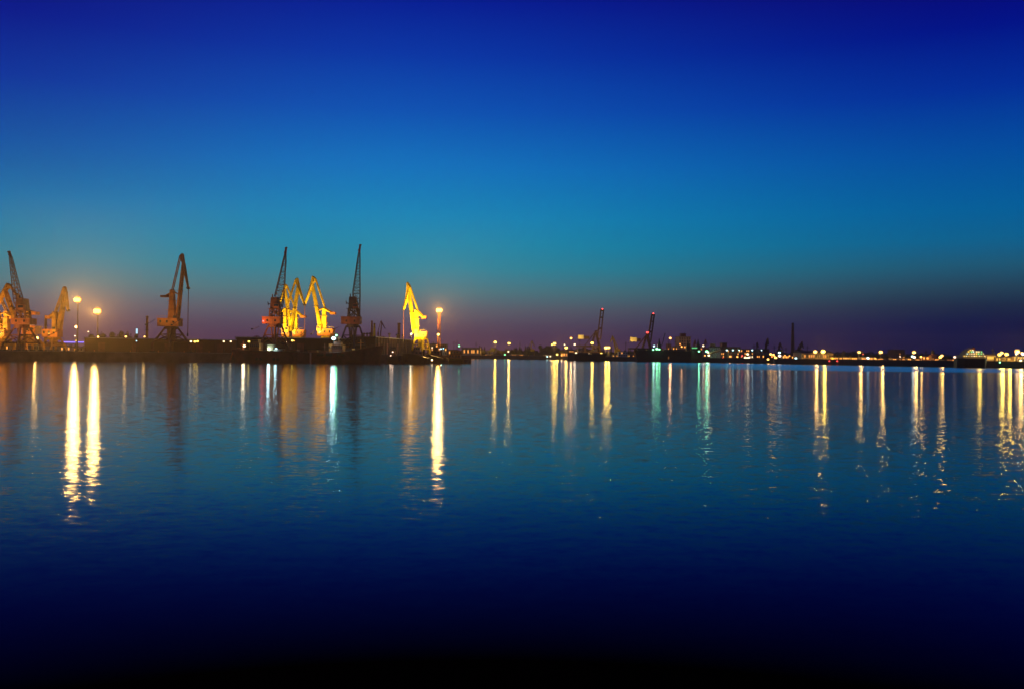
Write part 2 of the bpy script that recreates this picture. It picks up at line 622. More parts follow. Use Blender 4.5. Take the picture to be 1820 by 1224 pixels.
def link_crane(px, Y, K, label, paint, house_paint, group=None, lit=0, legcol=None, side=1, a=0.28, R=31, small=False):
    """double-link portal crane. K holds surveyed points of house, tower, boom, apex, tip, tie rod and counterweight"""
    base, q = frame_at(px, Y)
    s = Y / F
    t = thing('portal_crane', base, label, 'crane', group)
    hx0, hy0, hx1, hy1 = K['house']
    h0, h1 = q(hx0, hy1), q(hx1, hy0)
    zt = h0.z - 0.8
    if not small:
        portal_legs(t, R * s, a, zt, 11 * s, K.get('kink', 0.34) * zt, legcol or paint, w=0.95)
        MB().tube((0, 0, zt * 0.45), (0, 0, zt + 0.9), 2.0, 2.4, 12).build('slewing_column', legcol or paint, t)
        hw = MB().span(h0.x, h1.x, -3.2, 3.2, h0.z, h1.z).span(h0.x - 0.2, h1.x + 0.2, -3.4, 3.4, h1.z, h1.z + 0.25)
        for k in range(7):
            xx = h0.x + (h1.x - h0.x) * (k + 0.5) / 7
            hw.span(xx - 0.06, xx + 0.06, -3.3, -3.2, h0.z + 0.1, h1.z - 0.05)
        ho = hw.build('machine_house', house_paint, t)
        for k in (1, 3, 5):
            xx = h0.x + (h1.x - h0.x) * k / 6.5
            MB().span(xx - 0.45, xx + 0.45, -3.42, -3.32, h0.z + (h1.z - h0.z) * 0.45, h0.z + (h1.z - h0.z) * 0.8).build('window', GLS, ho)
        rl = MB()
        for xx in (h0.x - 0.1, (h0.x + h1.x) / 2, h1.x + 0.1):
            rl.tube((xx, -3.3, h1.z + 0.2), (xx, -3.3, h1.z + 1.3), 0.06, n=4)
        rl.tube((h0.x, -3.3, h1.z + 1.3), (h1.x, -3.3, h1.z + 1.3), 0.06, n=4)
        rl.build('railing', paint, ho)
    dt = 2.0 if not small else 0.8
    (tx0, tx1, ty), (ux0, ux1, uy) = K['tower']
    A, B, Cc, Dd = q(tx0, ty), q(tx1, ty), q(ux0, uy), q(ux1, uy)
    tw = MB().prism([(A.x, A.z), (B.x, B.z), (Dd.x, Dd.z), (Cc.x, Cc.z)], -dt * 0.8, dt * 0.8)
    if not small:
        for k in (0.3, 0.62):                     # service platforms
            z = A.z + (Cc.z - A.z) * k
            x0 = A.x + (Cc.x - A.x) * k
            x1 = B.x + (Dd.x - B.x) * k
            tw.span(x0 - 0.9, x1 + 0.9, -dt - 0.4, dt + 0.4, z, z + 0.15)
    tw.build('tower', paint, t)
    f, g = q(*K['boom'][0]), q(*K['boom'][1])
    w = K.get('bw', 1.25)
    bm = MB()
    for yy in (-dt * 0.9, dt * 0.9):
        bm.bar(f + Vector((0, yy, 0)), g + Vector((0, yy * 0.6, 0)), w, w * 0.85)
    for k in range(1, 9):
        c = f.lerp(g, k / 9)
        yy = dt * (0.9 - 0.36 * k / 9)
        bm.bar(c + Vector((0, -yy, 0)), c + Vector((0, yy, 0)), w * 0.5)
    if not small:
        c = f.lerp(g, 0.5)
        bm.span(c.x - 1.3, c.x + 1.3, -dt - 0.6, dt + 0.6, c.z, c.z + 0.12)
    bm.build('boom', paint, t)
    ap, tip, back = q(*K['apex']), q(*K['tip']), q(*K['back'])
    fj = MB()
    for yy in (-dt * 0.55, dt * 0.55):
        o, o2 = Vector((0, yy, 0)), Vector((0, yy * 0.6, 0))
        fj.bar(g + o, tip + o2, w * 0.95, w * 0.5)
        fj.bar(g + o, ap + o, w * 0.8, w * 0.6)
        fj.bar(ap + o, g.lerp(tip, 0.38) + (ap - g) * 0.36 + o, w * 0.35)
        fj.bar(g.lerp(tip, 0.38) + (ap - g) * 0.36 + o, tip + o2, w * 0.35)
        fj.bar(g.lerp(tip, 0.38) + (ap - g) * 0.36 + o, g.lerp(tip, 0.38) + o, w * 0.3)
        fj.bar(ap + o, back + o, w * 0.6)
        fj.bar(back + o, g + o, w * 0.6)
    fj.bar(ap + Vector((0, -dt * 0.55, 0)), ap + Vector((0, dt * 0.55, 0)), w * 0.6)
    fj.bar(g + Vector((0, -dt * 0.7, 0)), g + Vector((0, dt * 0.7, 0)), w * 0.9)
    fjo = fj.build('fly_jib', paint, t)
    MB().tube(tip + Vector((0, -dt * 0.45, 0)), tip + Vector((0, dt * 0.45, 0)), 0.75 if not small else 0.5, n=12).build('pulley', DKS, fjo)
    tl = q(*K['tie'])
    tr = MB()
    for yy in (-dt * 0.5, dt * 0.5):
        tr.bar(back + Vector((0, yy, 0)), tl + Vector((0, yy, 0)), w * 0.42)
    for k in range(1, 6):
        c = back.lerp(tl, k / 6)
        tr.bar(c + Vector((0, -dt * 0.5, 0)), c + Vector((0, dt * 0.5, 0)), w * 0.25)
    tr.build('tie_rod', paint, t)
    if 'cw' in K:
        c0, c1 = q(*K['arm']), q(*K['cw'])
        ar = MB()
        for yy in (-dt * 0.7, dt * 0.7):
            ar.bar(c0 + Vector((0, yy, 0)), c1 + Vector((0, yy, 0)), w * 0.8, w * 0.6)
        # link from the arm to the boom
        lk = f.lerp(g, 0.42)
        ar.bar(c0 + Vector((0, 0, 0)), lk, w * 0.45)
        ar.build('counterweight_arm', paint, t)
        cw = K.get('cwsize', (4.0, 1.4))
        MB().box(c1, (cw[0], dt * 2.1, cw[1])).build('counterweight', legcol or house_paint, t)
    if 'hook' in K:
        hk = Vector((tip.x, 0, q(*K['hook']).z))
        MB().tube(tip, hk, 0.13, n=5).tube(tip + Vector((0, 0.5, 0)), hk + Vector((0, 0.5, 0)), 0.1, n=5).build('hoist_rope', legcol or DKR, t)
        MB().tube(hk + Vector((0, 0, -1.1)), hk + Vector((0, 0, 0.5)), 0.5, 0.35, 8).build('hook', DKS, t)
    if not small:
        cs = 1 if K['tip'][0] > px else -1
        cp = q(hx1 if cs > 0 else hx0, hy0 - 1)
        cb = MB().span(cp.x - 1.1 - cs * 1.2, cp.x + 1.1 - cs * 1.2, -4.9, -2.6, h1.z - 1.2, h1.z + 1.8).build('operator_cab', paint, t)
        MB().span(cp.x - 0.9 - cs * 1.2, cp.x + 0.9 - cs * 1.2, -5.0, -4.92, h1.z + 0.2, h1.z + 1.5).build('window', GLS, cb)
    if lit:
        # added floodlights on outriggers before the house, put in to brighten the steelwork
        for k, (x, yy) in enumerate(((h0.x - 1, -15.0), (h1.x + 1, -15.0))):
            fill_lamp = MB().box((x, yy, h1.z - 3.5), (0.9, 0.5, 0.7)).bar((x, yy + 0.2, h1.z - 3.6), (x, -3.2, h1.z - 0.4), 0.2).build('floodlight', DKS, t)
            top = q(*K['apex'])
            lamp_light(fill_lamp, (x, yy, h1.z - 2.8), lit * (0.5 if k else 1), 'F' if lit > 15000 else 'Y', 0.35, (((top.x + f.x) / 2 - x, -yy, (top.z + f.z) * 0.5 - h1.z), 110))
    return t


def jib_crane(px, Y, K, label, paint, house_paint, a=0.3, R=26, redlamp=None):
    """older portal crane with a straight lattice jib over a tall tower cabin"""
    base, q = frame_at(px, Y)
    s = Y / F
    t = thing('lattice_jib_crane', base, label, 'crane')
    hx0, hy0, hx1, hy1 = K['house']
    h0, h1 = q(hx0, hy1), q(hx1, hy0)
    zt = h0.z - 1.3
    portal_legs(t, R * s, a, zt, 12 * s, 0.2 * zt, paint, w=0.8)
    MB().tube((0, 0, zt - 0.5), (0, 0, h0.z + 0.1), 3.4, 3.4, 16).build('slewing_ring', paint, t)
    # inner inclined struts
    ib = MB()
    for k in range(4):
        c, s_ = math.cos(a + 0.8 + k * 1.57), math.sin(a + 0.8 + k * 1.57)
        ib.bar((9 * s * c, 9 * s * s_, zt), (2.5 * s * c, 2.5 * s * s_, zt * 0.25), 0.45)
    ib.build('inner_strut', paint, t)
    hb = MB().span(h0.x, h1.x, -3.4, 3.4, h0.z, h1.z).span(h0.x - 0.25, h1.x + 0.25, -3.6, 3.6, h1.z, h1.z + 0.22)
    for k in range(8):
        xx = h0.x + (h1.x - h0.x) * (k + 0.5) / 8
        hb.span(xx - 0.06, xx + 0.06, -3.5, -3.4, h0.z + 0.1, h1.z - 0.05)
    ho = hb.build('machine_house', house_paint, t)
    for k in (2, 5):
        xx = h0.x + (h1.x - h0.x) * k / 7
        MB().span(xx - 0.4, xx + 0.4, -3.62, -3.52, h0.z + 1.2, h0.z + 2.3).build('window', GLS, ho)
    (tx0, tx1, ty), (ux0, ux1, uy) = K['tower']
    A, B, Cc, Dd = q(tx0, ty), q(tx1, ty), q(ux0, uy), q(ux1, uy)
    tb = MB()
    zsplit = 0.42                                  # open frame below, clad cabin above
    L0, L1 = A.lerp(Cc, zsplit), B.lerp(Dd, zsplit)
    for yy in (-2.4, 2.4):
        o = Vector((0, yy, 0))
        tb.bar(A + o, L0 + o, 0.7)
        tb.bar(B + o, L1 + o, 0.7)
        tb.bar(A.lerp(B, 0.5) + o, L0.lerp(L1, 0.5) + o, 0.5)
        tb.bar(A + o, L1 + o, 0.4)
        tb.bar(B + o, L0 + o, 0.4)
    for e0, e1 in ((A, L0), (B, L1)):
        for k in (0.33, 0.66):
            c = e0.lerp(e1, k)
            tb.bar(c + Vector((0, -2.4, 0)), c + Vector((0, 2.4, 0)), 0.4)
    tb.prism([(L0.x, L0.z), (L1.x, L1.z), (Dd.x, Dd.z), (Cc.x, Cc.z)], -2.6, 2.6)
    tb.span(L0.x - 1.2, L1.x + 1.2, -3.2, 3.2, L0.z - 0.1, L0.z + 0.1)
    tb.bar(Cc + Vector((0.4, 0, -0.2)), Cc + Vector((0.2, 0, 1.8)), 0.5)
    tb.build('tower', paint, t)
    cb = MB().span(L1.x - 2.2, L1.x + 0.6, -4.6, -2.65, L0.z + 0.2, L0.z + 2.6).build('operator_cab', house_paint, t)
    MB().span(L1.x - 2.0, L1.x + 0.4, -4.7, -4.62, L0.z + 1.1, L0.z + 2.3).build('window', GLS, cb)
    foot, wide, neck, tip = [q(*p) for p in K['jib']]
    ww = K['wide'] * s / 2
    j = MB()
    lattice(j, foot, wide, 0.5, 1.6, ww, 1.5, 4, 0.3, 0.16)
    lattice(j, wide, neck, ww, 1.5, 0.45, 0.6, 13, 0.28, 0.15)
    jo = j.build('jib', paint, t)
    d = (tip - neck)
    MB().bar(neck, tip, 1.1, 0.9).bar(tip + Vector((-0.7, 0, -0.3)), tip + Vector((0.7, 0, -0.1)), 0.6)\
        .bar(neck.lerp(tip, 0.3) + Vector((-0.9, 0, 0)), neck.lerp(tip, 0.5), 0.5).build('jib_head', RED, jo)
    st = MB()                                       # luffing stays and rope
    top = (Cc + Dd) / 2 + Vector((0, 0, 0.5))
    for yy in (-0.8, 0.8):
        st.tube(top + Vector((0, yy, 0)), neck + Vector((0, yy * 0.3, 0)), 0.07, n=4)
        st.tube(L0 + Vector((-0.5, yy, 0)), wide + Vector((0, yy, 0)), 0.08, n=4)
    st.build('luffing_rope', DKS, t)
    arm0 = L0.lerp(Cc, 0.35)
    am = MB().bar(arm0, q(*K['aerial']), 0.3).bar(q(*K['aerial']) + Vector((0, 0, 0.8)), q(*K['aerial']) + Vector((0.3, 0, -1.2)), 0.3)
    am.build('counter_arm', DKS, t)
    hk = Vector((tip.x + 0.5, 0, q(0, K['hook']).z))
    MB().tube(tip, hk, 0.06, n=4).build('hoist_rope', DKS, t)
    # floodlight added on an outrigger before the portal to brighten tower and jib
    x = h0.x - 2
    fill_lamp = MB().box((x, -15, zt - 2), (0.9, 0.5, 0.7)).bar((x, -14.8, zt - 2.1), (x + 1, -5, zt - 0.5), 0.2).build('floodlight', DKS, t)
    lamp_light(fill_lamp, (x, -15, zt - 1.3), K['light'], 'O', 0.35, ((wide.x * 0.6 - x, 15, wide.z * 0.75 - zt), 100))
    if redlamp:
        c = q(*redlamp, -3.9)
        MB().ball(c, 0.45).build('warning_lamp', glow('R', 8), t)
        lamp_light(t, c + Vector((0, -1, 0)), 120, 'R', 0.3)
    return t


BRN = mat('brown_crane_paint', (0.26, 0.085, 0.03), 0.65, var=0.4, scale=0.5)
# four dark cranes in the front row on the left quay
link_crane(304, 472, dict(house=(283.4, 567, 321, 580), tower=((300, 312.5, 567), (303.5, 309, 515)), boom=((315.5, 567), (326.2, 468)), bw=1.0,
           apex=(324.6, 452), tip=(334.6, 512), back=(320.5, 456), tie=(306.5, 516), arm=(310, 519), cw=(294.5, 527), cwsize=(4.2, 1.0),
           hook=(334, 594), kink=0.34), 'brown crane standing alone on the left quay, its hook hanging to the right',
           ORG, ORG, legcol=DKR, lit=3000)
jib_crane(38, 441, dict(house=(26, 567, 59, 577), tower=((32, 50, 567), (33.8, 46, 531)), jib=((40, 556), (33, 536), (18.8, 456), (16, 447)), wide=12,
          aerial=(24, 548), hook=470, light=6500), 'dark lattice-jib crane nearest the left edge, jib leaning left over the yellow cranes', BRN, ORG, R=31)
jib_crane(488, 494, dict(house=(468.6, 564, 501, 575.5), tower=((481, 499, 563), (483.5, 494.5, 529)), jib=((499, 547), (496.5, 529), (507, 454), (508.5, 440)),
          wide=16, aerial=(476, 539), hook=470, light=6500), 'dark lattice-jib crane with a red lamp on its house, beside the three yellow cranes', BRN, ORG, R=26,
          redlamp=(471.5, 571))
jib_crane(626.5, 511, dict(house=(608, 564, 641.4, 576), tower=((619.8, 638.4, 564), (621.8, 633.5, 528)), jib=((637.5, 559), (633.5, 522), (638.3, 450), (640.4, 435)),
          wide=13, aerial=(615, 537), hook=470, light=4000), 'darkest lattice-jib crane, its jib almost upright, behind the bow of the moored red ship', DKS, DKR, R=25)
# yellow floodlit cranes
link_crane(583, 560, dict(house=(565.7, 585, 594, 597), tower=((572, 580.5, 586), (573.5, 579.5, 548)), boom=((570.5, 586), (555, 506)),
           apex=(556, 492), tip=(541.6, 542), back=(560.8, 496), tie=(577.5, 547), arm=(575, 548), cw=(592, 557), cwsize=(3.2, 1.4), hook=(541.6, 590), bw=1.5),
           'yellow floodlit crane, rightmost of the three over the dark shed, jib pointing left', YEL, ORH, lit=44000)
link_crane(509, 545, dict(house=(502, 587, 516, 598), tower=((504, 510, 587), (505, 509.5, 549)), boom=((517, 588), (530.2, 510)),
           apex=(528.8, 495.5), tip=(540.8, 541), back=(525.4, 498.4), tie=(509.8, 546), arm=(508, 548), cw=(497, 558), cwsize=(3.0, 1.4), bw=1.4),
           'yellow floodlit double-link crane half hidden by the dark lattice crane, hook side to the right', YEL, ORH, lit=34000)
link_crane(531, 590, dict(house=(521.6, 587, 542, 598.5), tower=((523, 529, 587), (524, 528.5, 552)), boom=((518, 587), (506, 515)),
           apex=(507, 506), tip=(497, 541), back=(510.5, 509), tie=(525.5, 551), arm=(525, 552), cw=(539, 563), cwsize=(3.4, 1.4), bw=1.4),
           'lowest of the three yellow floodlit cranes behind the brown shed, hook side to the left', YEL, ORH, lit=34000)
link_crane(748, 560, dict(house=(737.5, 590.6, 759, 599.5), tower=((736.5, 745, 592), (737, 743, 551)), boom=((737.5, 592), (726.7, 519)),
           apex=(724.4, 503.5), tip=(717.5, 550), back=(729, 511), tie=(742.4, 551), arm=(741, 553), cw=(753.5, 564), cwsize=(3.0, 1.8), hook=(717, 604), bw=1.9, kink=0.2),
           'brightest yellow crane, standing by itself left of the tall starry floodlight mast', YEL, ORH, lit=150000, R=16)
link_crane(95, 520, dict(house=(79, 586, 107, 599), tower=((94, 101.5, 586), (95, 101, 554)), boom=((105, 585), (115.6, 519)),
           apex=(115, 511), tip=(121.3, 552), back=(111.5, 520), tie=(98.7, 554), arm=(99, 556), cw=(87.5, 564), cwsize=(2.6, 1.8), bw=1.5),
           'yellow double-link crane left of the two brightest floodlights', AMB, ORG, lit=6500, R=20)
link_crane(52, 470, dict(house=(44, 580, 68, 594), tower=((45, 51, 580), (46, 50.5, 548)), boom=((32, 580), (8.7, 516)),
           apex=(14, 505), tip=(-6, 548), back=(18, 508), tie=(46, 549), arm=(46, 551), cw=(62, 557), cwsize=(3.0, 1.6), bw=1.3),
           'yellow crane partly behind the leftmost lattice crane, counterweight out to its right', AMB, ORG, lit=6500, R=24)
link_crane(4, 480, dict(house=(-14, 586, 13, 598), tower=((8, 16, 586), (9, 15, 553)), boom=((3, 586), (-14, 519)),
           apex=(-12, 508), tip=(-28, 550), back=(-8, 511), tie=(12, 553), arm=(11, 556), cw=(24, 564), cwsize=(2.6, 1.8), bw=1.4),
           'yellow crane cut off by the left edge of the photo, orange house lit from below', AMB, ORH, lit=34000, R=18)
# small far cranes
SMALL = [
    (680, 900, 'tiny brown double-link crane far behind the dark shed roof', DKR,
     dict(house=(672, 598, 684, 604), tower=((671, 673, 600), (672, 673.5, 590)), boom=((676, 600), (678.5, 573)), apex=(677.8, 570.5), tip=(684, 583), back=(676.5, 572), tie=(670, 596), bw=0.9)),
    (946, 1300, 'small pale yellow crane between the dark conifers across the water', YEL,
     dict(house=(940, 620, 950, 624), tower=((941, 943, 620), (941.5, 942.5, 614)), boom=((944, 622), (945.5, 607)), apex=(945.8, 605.5), tip=(951, 616), back=(944, 607), tie=(940, 616), bw=1.1)),
    (1095, 1050, 'thin yellow crane leaning left, right of the bright pair of lamps', YEL,
     dict(house=(1092, 620, 1102, 626), tower=((1096, 1099, 622), (1096.5, 1098, 614)), boom=((1095, 622), (1088.8, 599)), apex=(1088.4, 597), tip=(1084.5, 608), back=(1089.5, 598), tie=(1097, 614), bw=1.3)),
    (1236, 1150, 'small yellowish crane just left of the cypress-shaped ship post', ORH,
     dict(house=(1230, 618, 1238, 622), tower=((1232, 1234, 619), (1232.5, 1233.5, 613)), boom=((1233, 620), (1235.3, 606)), apex=(1235.6, 604), tip=(1237, 612), back=(1234.8, 605), tie=(1232, 613), bw=1.1)),
    (1255, 1200, 'small brown crane above the green-lit loading shed', ORG,
     dict(house=(1250, 618, 1259, 623), tower=((1252, 1254, 619), (1252, 1253, 613)), boom=((1252, 620), (1254, 605)), apex=(1254.2, 603.5), tip=(1257, 612), back=(1253, 604.5), tie=(1251, 613), bw=1.1)),
    (1347, 1250, 'small dark crane peeping over the right end of the grain store', DKR,
     dict(house=(1342, 620, 1351, 625), tower=((1344, 1346.5, 621), (1344.5, 1346, 615)), boom=((1345.5, 622), (1346, 611)), apex=(1346, 608.5), tip=(1348.5, 617), back=(1345, 610), tie=(1344, 615), bw=1.3)),
    (1362, 1000, 'dark crane with upright boom at the right end of the grain store', DKR,
     dict(house=(1356, 620, 1366, 627), tower=((1359, 1362, 622), (1360, 1362, 613)), boom=((1361, 622), (1364.2, 604)), apex=(1364.6, 601.5), tip=(1366, 612), back=(1363.4, 603), tie=(1360, 614), bw=1.6)),
    (1387, 1050, 'small dark red crane left of the tall slim chimney, bluish lamp below it', DKR,
     dict(house=(1381.5, 621, 1391, 627), tower=((1383, 1386, 622), (1383.5, 1385, 616)), boom=((1384.5, 622), (1386.6, 611)), apex=(1386.6, 608.8), tip=(1390.5, 619), back=(1385.5, 610.5), tie=(1383, 617), bw=1.3)),
    (1423, 950, 'dark crane with hanging hook just right of the tall slim chimney', DKR,
     dict(house=(1414, 621, 1426, 628), tower=((1417, 1421, 622), (1418, 1420.5, 616)), boom=((1421.5, 624), (1425.2, 610)), apex=(1425.8, 607), tip=(1428, 618), back=(1424.5, 609), tie=(1419, 616), bw=1.4)),
]
for px, Y, lab, pm, K in SMALL:
    t = link_crane(px, Y, K, lab, pm, pm, small=True)
    base, q = frame_at(px, Y)
    x0, y0, x1, y1 = K['house']
    h0, h1 = q(x0, y1), q(x1, y0)
    MB().span(h0.x, h1.x, -3, 3, h0.z, h1.z).build('machine_house', pm, t)
    for xx in (h0.x + 0.5, h1.x - 0.5):
        for yy in (-2.6, 2.6):
            MB().bar((xx * 1.2, yy, 0), (xx * 0.9, yy, h0.z), 0.9).build('leg', pm, t)


STD = mat('dark_crane_steel', (0.05, 0.022, 0.018), 0.7, var=0.3)


def container_crane(px, Y, K, label, paint, lit_house):
    base, q = frame_at(px, Y)
    t = thing('container_crane', base, label, 'crane')
    gz0, gz1 = q(0, K['girder'][2]).z, q(0, K['girder'][3]).z
    gx0, gx1 = q(K['girder'][0], 600).x, q(K['girder'][1], 600).x
    g = MB()
    for yy in (-4, 4):
        g.span(gx0, gx1, yy - 0.9, yy + 0.9, min(gz0, gz1), max(gz0, gz1))
    for k in range(7):
        x = gx0 + (gx1 - gx0) * (k + 0.5) / 7
        g.span(x - 0.4, x + 0.4, -3.3, 3.3, min(gz0, gz1) + 0.1, max(gz0, gz1) - 0.1)
    go = g.build('girder', paint, t)
    zt = min(gz0, gz1)
    for lx, ly in ((K['legs'][0], -9), (K['legs'][0], 9), (K['legs'][1], -9), (K['legs'][1], 9)):
        x = q(lx, 600).x
        lg = MB().bar((x, ly, 0.8), (x, ly * 0.5, zt), 1.9).build('leg', paint, t)
        MB().box((x, ly, 0.45), (3.4, 1.2, 0.9)).build('wheel_bogie', DKS, lg)
    x0, x1 = q(K['legs'][0], 600).x, q(K['legs'][1], 600).x
    pf = MB()
    for ly in (-8, 8):
        pf.bar((x0, ly, zt * 0.42), (x1, ly, zt * 0.42), 1.5)
        pf.bar((x0, ly, zt * 0.44), (x1, ly * 0.7, zt * 0.96), 0.6)
    for x in (x0, x1):
        pf.bar((x, -8, zt * 0.42), (x, 8, zt * 0.42), 1.1)
    pf.build('portal_frame', paint, t)
    b0, b1 = q(*K['boom'][0]), q(*K['boom'][1])
    d = (b1 - b0).normalized()
    n_ = Vector((d.z, 0, -d.x))
    bm = MB()
    hw = K['bw'] / 2
    for yy in (-2.2, 2.2):
        for sg in (-1, 1):
            bm.bar(b0 + n_ * sg * hw + Vector((0, yy, 0)), b1 + n_ * sg * hw * 0.8 + Vector((0, yy, 0)), 0.85)
        for k in (0, 3, 6, 8):
            c = b0.lerp(b1, k / 8)
            bm.bar(c - n_ * hw + Vector((0, yy, 0)), c + n_ * hw + Vector((0, yy, 0)), 1.0)
    for k in range(9):
        c = b0.lerp(b1, k / 8)
        bm.bar(c + Vector((0, -2.2, 0)), c + Vector((0, 2.2, 0)), 0.5)
    bm.bar(b1 - n_ * hw, b1 + n_ * hw, 1.6)
    bo = bm.build('boom', paint, t)
    MB().ball(b1 + d * 1.2 + Vector((0, -1, 0)), 0.8).build('warning_lamp', glow('R', 5), bo)
    pk = q(*K['peak'])
    fr = MB()
    hinge = b0.lerp(b1, 0.05)
    for yy in (-3, 3):
        o = Vector((0, yy, 0))
        fr.bar(Vector((x1, yy, zt)), pk + o * 0.5, 1.6)
        fr.bar(Vector((gx0 + (gx1 - gx0) * 0.62, yy, zt + 0.8)), pk + o * 0.5, 1.2)
        fr.bar(pk + o * 0.5, b0.lerp(b1, 0.35) + o * 0.5, 0.6)
        fr.bar(pk + o * 0.5, Vector((gx0 + (gx1 - gx0) * 0.34, yy, zt + 1.0)), 0.5)
    fr.box(pk, (2.5, 3.5, 1.6))
    fo = fr.build('apex_frame', paint, t)
    if K.get('peaklamp'):
        MB().ball(pk + Vector((0, -2.4, 1.5)), 0.95, sx=1.6).build('warning_lamp', glow('R', 4), fo)
    h = K['house']
    a, b = q(h[0], h[3]), q(h[1], h[2])
    mh = MB().span(a.x, b.x, -3.5, 3.5, a.z, b.z).span(a.x - 0.3, b.x + 0.3, -3.8, 3.8, b.z, b.z + 0.3).build('machine_house', lit_house, t)
    h = K['house2']
    a2, b2 = q(h[0], h[3]), q(h[1], h[2])
    MB().span(a2.x, b2.x, -3, 3, a2.z, b2.z).build('trolley_house', paint, t)
    x = gx0 + (gx1 - gx0) * 0.72
    cb = MB().span(x - 1.3, x + 1.3, -1.5, 1.5, zt - 3.2, zt - 0.2).build('operator_cab', paint, t)
    # one floodlight added in front of the girder to brighten the machine house
    fill_lamp = MB().box((a.x - 3, -12, a.z - 1.5), (0.9, 0.6, 0.6)).bar((a.x - 3, -11.8, a.z - 1.4), (a.x, -4, a.z), 0.3).build('floodlight', DKS, t)
    lamp_light(fill_lamp, (a.x - 3, -12, a.z - 0.8), 9000, 'Y', 0.3, ((5, 9, 2.5), 90))
    return t


container_crane(1052, 1010, dict(girder=(1024, 1067, 605.5, 603), legs=(1038.5, 1065.8), boom=((1064.5, 602.5), (1070.3, 551.5)), bw=3.7, peak=(1059, 588.8),
                house=(1027.3, 1037, 596, 602.5), house2=(1038, 1047, 597.5, 602.5)),
                'container crane with raised boom behind the low dark ship, yellow lamp under its girder', STD, PLP)
container_crane(1143, 985, dict(girder=(1116.5, 1157.5, 608.6, 606.4), legs=(1130, 1156.5), boom=((1153.8, 607), (1160.7, 559.5)), bw=3.3, peak=(1150, 593.5),
                house=(1120.5, 1131, 600, 607), house2=(1131.5, 1138, 601.5, 606.5), peaklamp=True),
                'container crane with raised boom and two red lamps, behind the long black ship', STD, PLP)
#@@PART4
# ------------------------------------------------------------------ buildings
def zat(px, y, Y):
    return W(px, y, Y).z


def shed(pa, Ya, pb, Yb, ytop, depth, label, wallm, bays, doors=(), zb=GZ):
    """long flat-roofed dock shed whose front runs from bearing pa at Ya to pb at Yb"""
    A, B = Vector((XW(pa, Ya), Ya, 0)), Vector((XW(pb, Yb), Yb, 0))
    h = zat(pa, ytop, Ya) - zb
    L = (B - A).length
    an = math.atan2(B.y - A.y, B.x - A.x)
    t = thing('dock_shed', (A.x, A.y, zb), label, 'shed', rz=an)
    w = MB().span(0, L, 0.3, depth, 0, h - 0.5)
    n = bays
    for i in range(n + 1):
        x = L * i / n
        w.span(min(max(x - 0.3, 0), L - 0.6), min(max(x - 0.3, 0), L - 0.6) + 0.6, 0, 0.3, 0, h - 0.5)
    wo_ = w.build('wall', wallm, t)
    r = MB().span(-0.5, L + 0.5, -0.6, depth + 0.5, h - 0.5, h - 0.1)
    ro = r.build('roof', ROF, t)
    MB().span(-0.5, L + 0.5, -0.66, -0.6, h - 0.45, h).build('gutter', GRY, ro)
    for i in doors:
        x = L * (i + 0.5) / n
        dw = L / n * 0.3
        do = MB().span(x - dw, x + dw, 0.12, 0.296, 0, h * 0.62).span(x - dw - 0.4, x + dw + 0.4, 0.1, 0.29, h * 0.62, h * 0.62 + 0.3).build('sliding_door', DKR, t)
    return t


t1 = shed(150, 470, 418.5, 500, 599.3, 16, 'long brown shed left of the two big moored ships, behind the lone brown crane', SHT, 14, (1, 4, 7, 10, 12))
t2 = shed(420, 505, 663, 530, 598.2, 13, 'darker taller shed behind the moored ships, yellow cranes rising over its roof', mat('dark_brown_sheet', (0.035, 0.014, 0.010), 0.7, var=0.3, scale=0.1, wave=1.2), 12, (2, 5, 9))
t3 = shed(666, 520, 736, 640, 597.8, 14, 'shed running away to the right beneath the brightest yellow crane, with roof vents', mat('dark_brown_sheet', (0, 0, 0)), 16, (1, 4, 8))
# roof vents on the sheds
for vi, (px, y, Y) in enumerate(((645, 592.5, 534), (650.6, 592.5, 535), (656, 592, 536), (690.5, 593, 562), (704.5, 594.5, 586), (714.5, 595.5, 600))):
    zr = zat(660, 598, 530) - 0.2 if px < 660 else zat(666, 597.8, 520) - 0.1
    zt = max(zat(px, y, Y), zr + 1.2)
    b = Vector((XW(px, Y), Y + 3, zr))
    t = thing('roof_vent', b, 'dark mushroom vent, %s from the left of the six on the shed roofs' % ORD[vi], 'vent', 'roof vents')
    MB().tube((0, 0, -0.3), (0, 0, zt - zr), 0.45, n=10).build('pipe', DKS, t)
    MB().tube((0, 0, zt - zr - 0.6), (0, 0, zt - zr), 0.5, 1.1, 10).tube((0, 0, zt - zr), (0, 0, zt - zr + 0.4), 1.1, 0.3, 10).build('cowl', DKS, t)


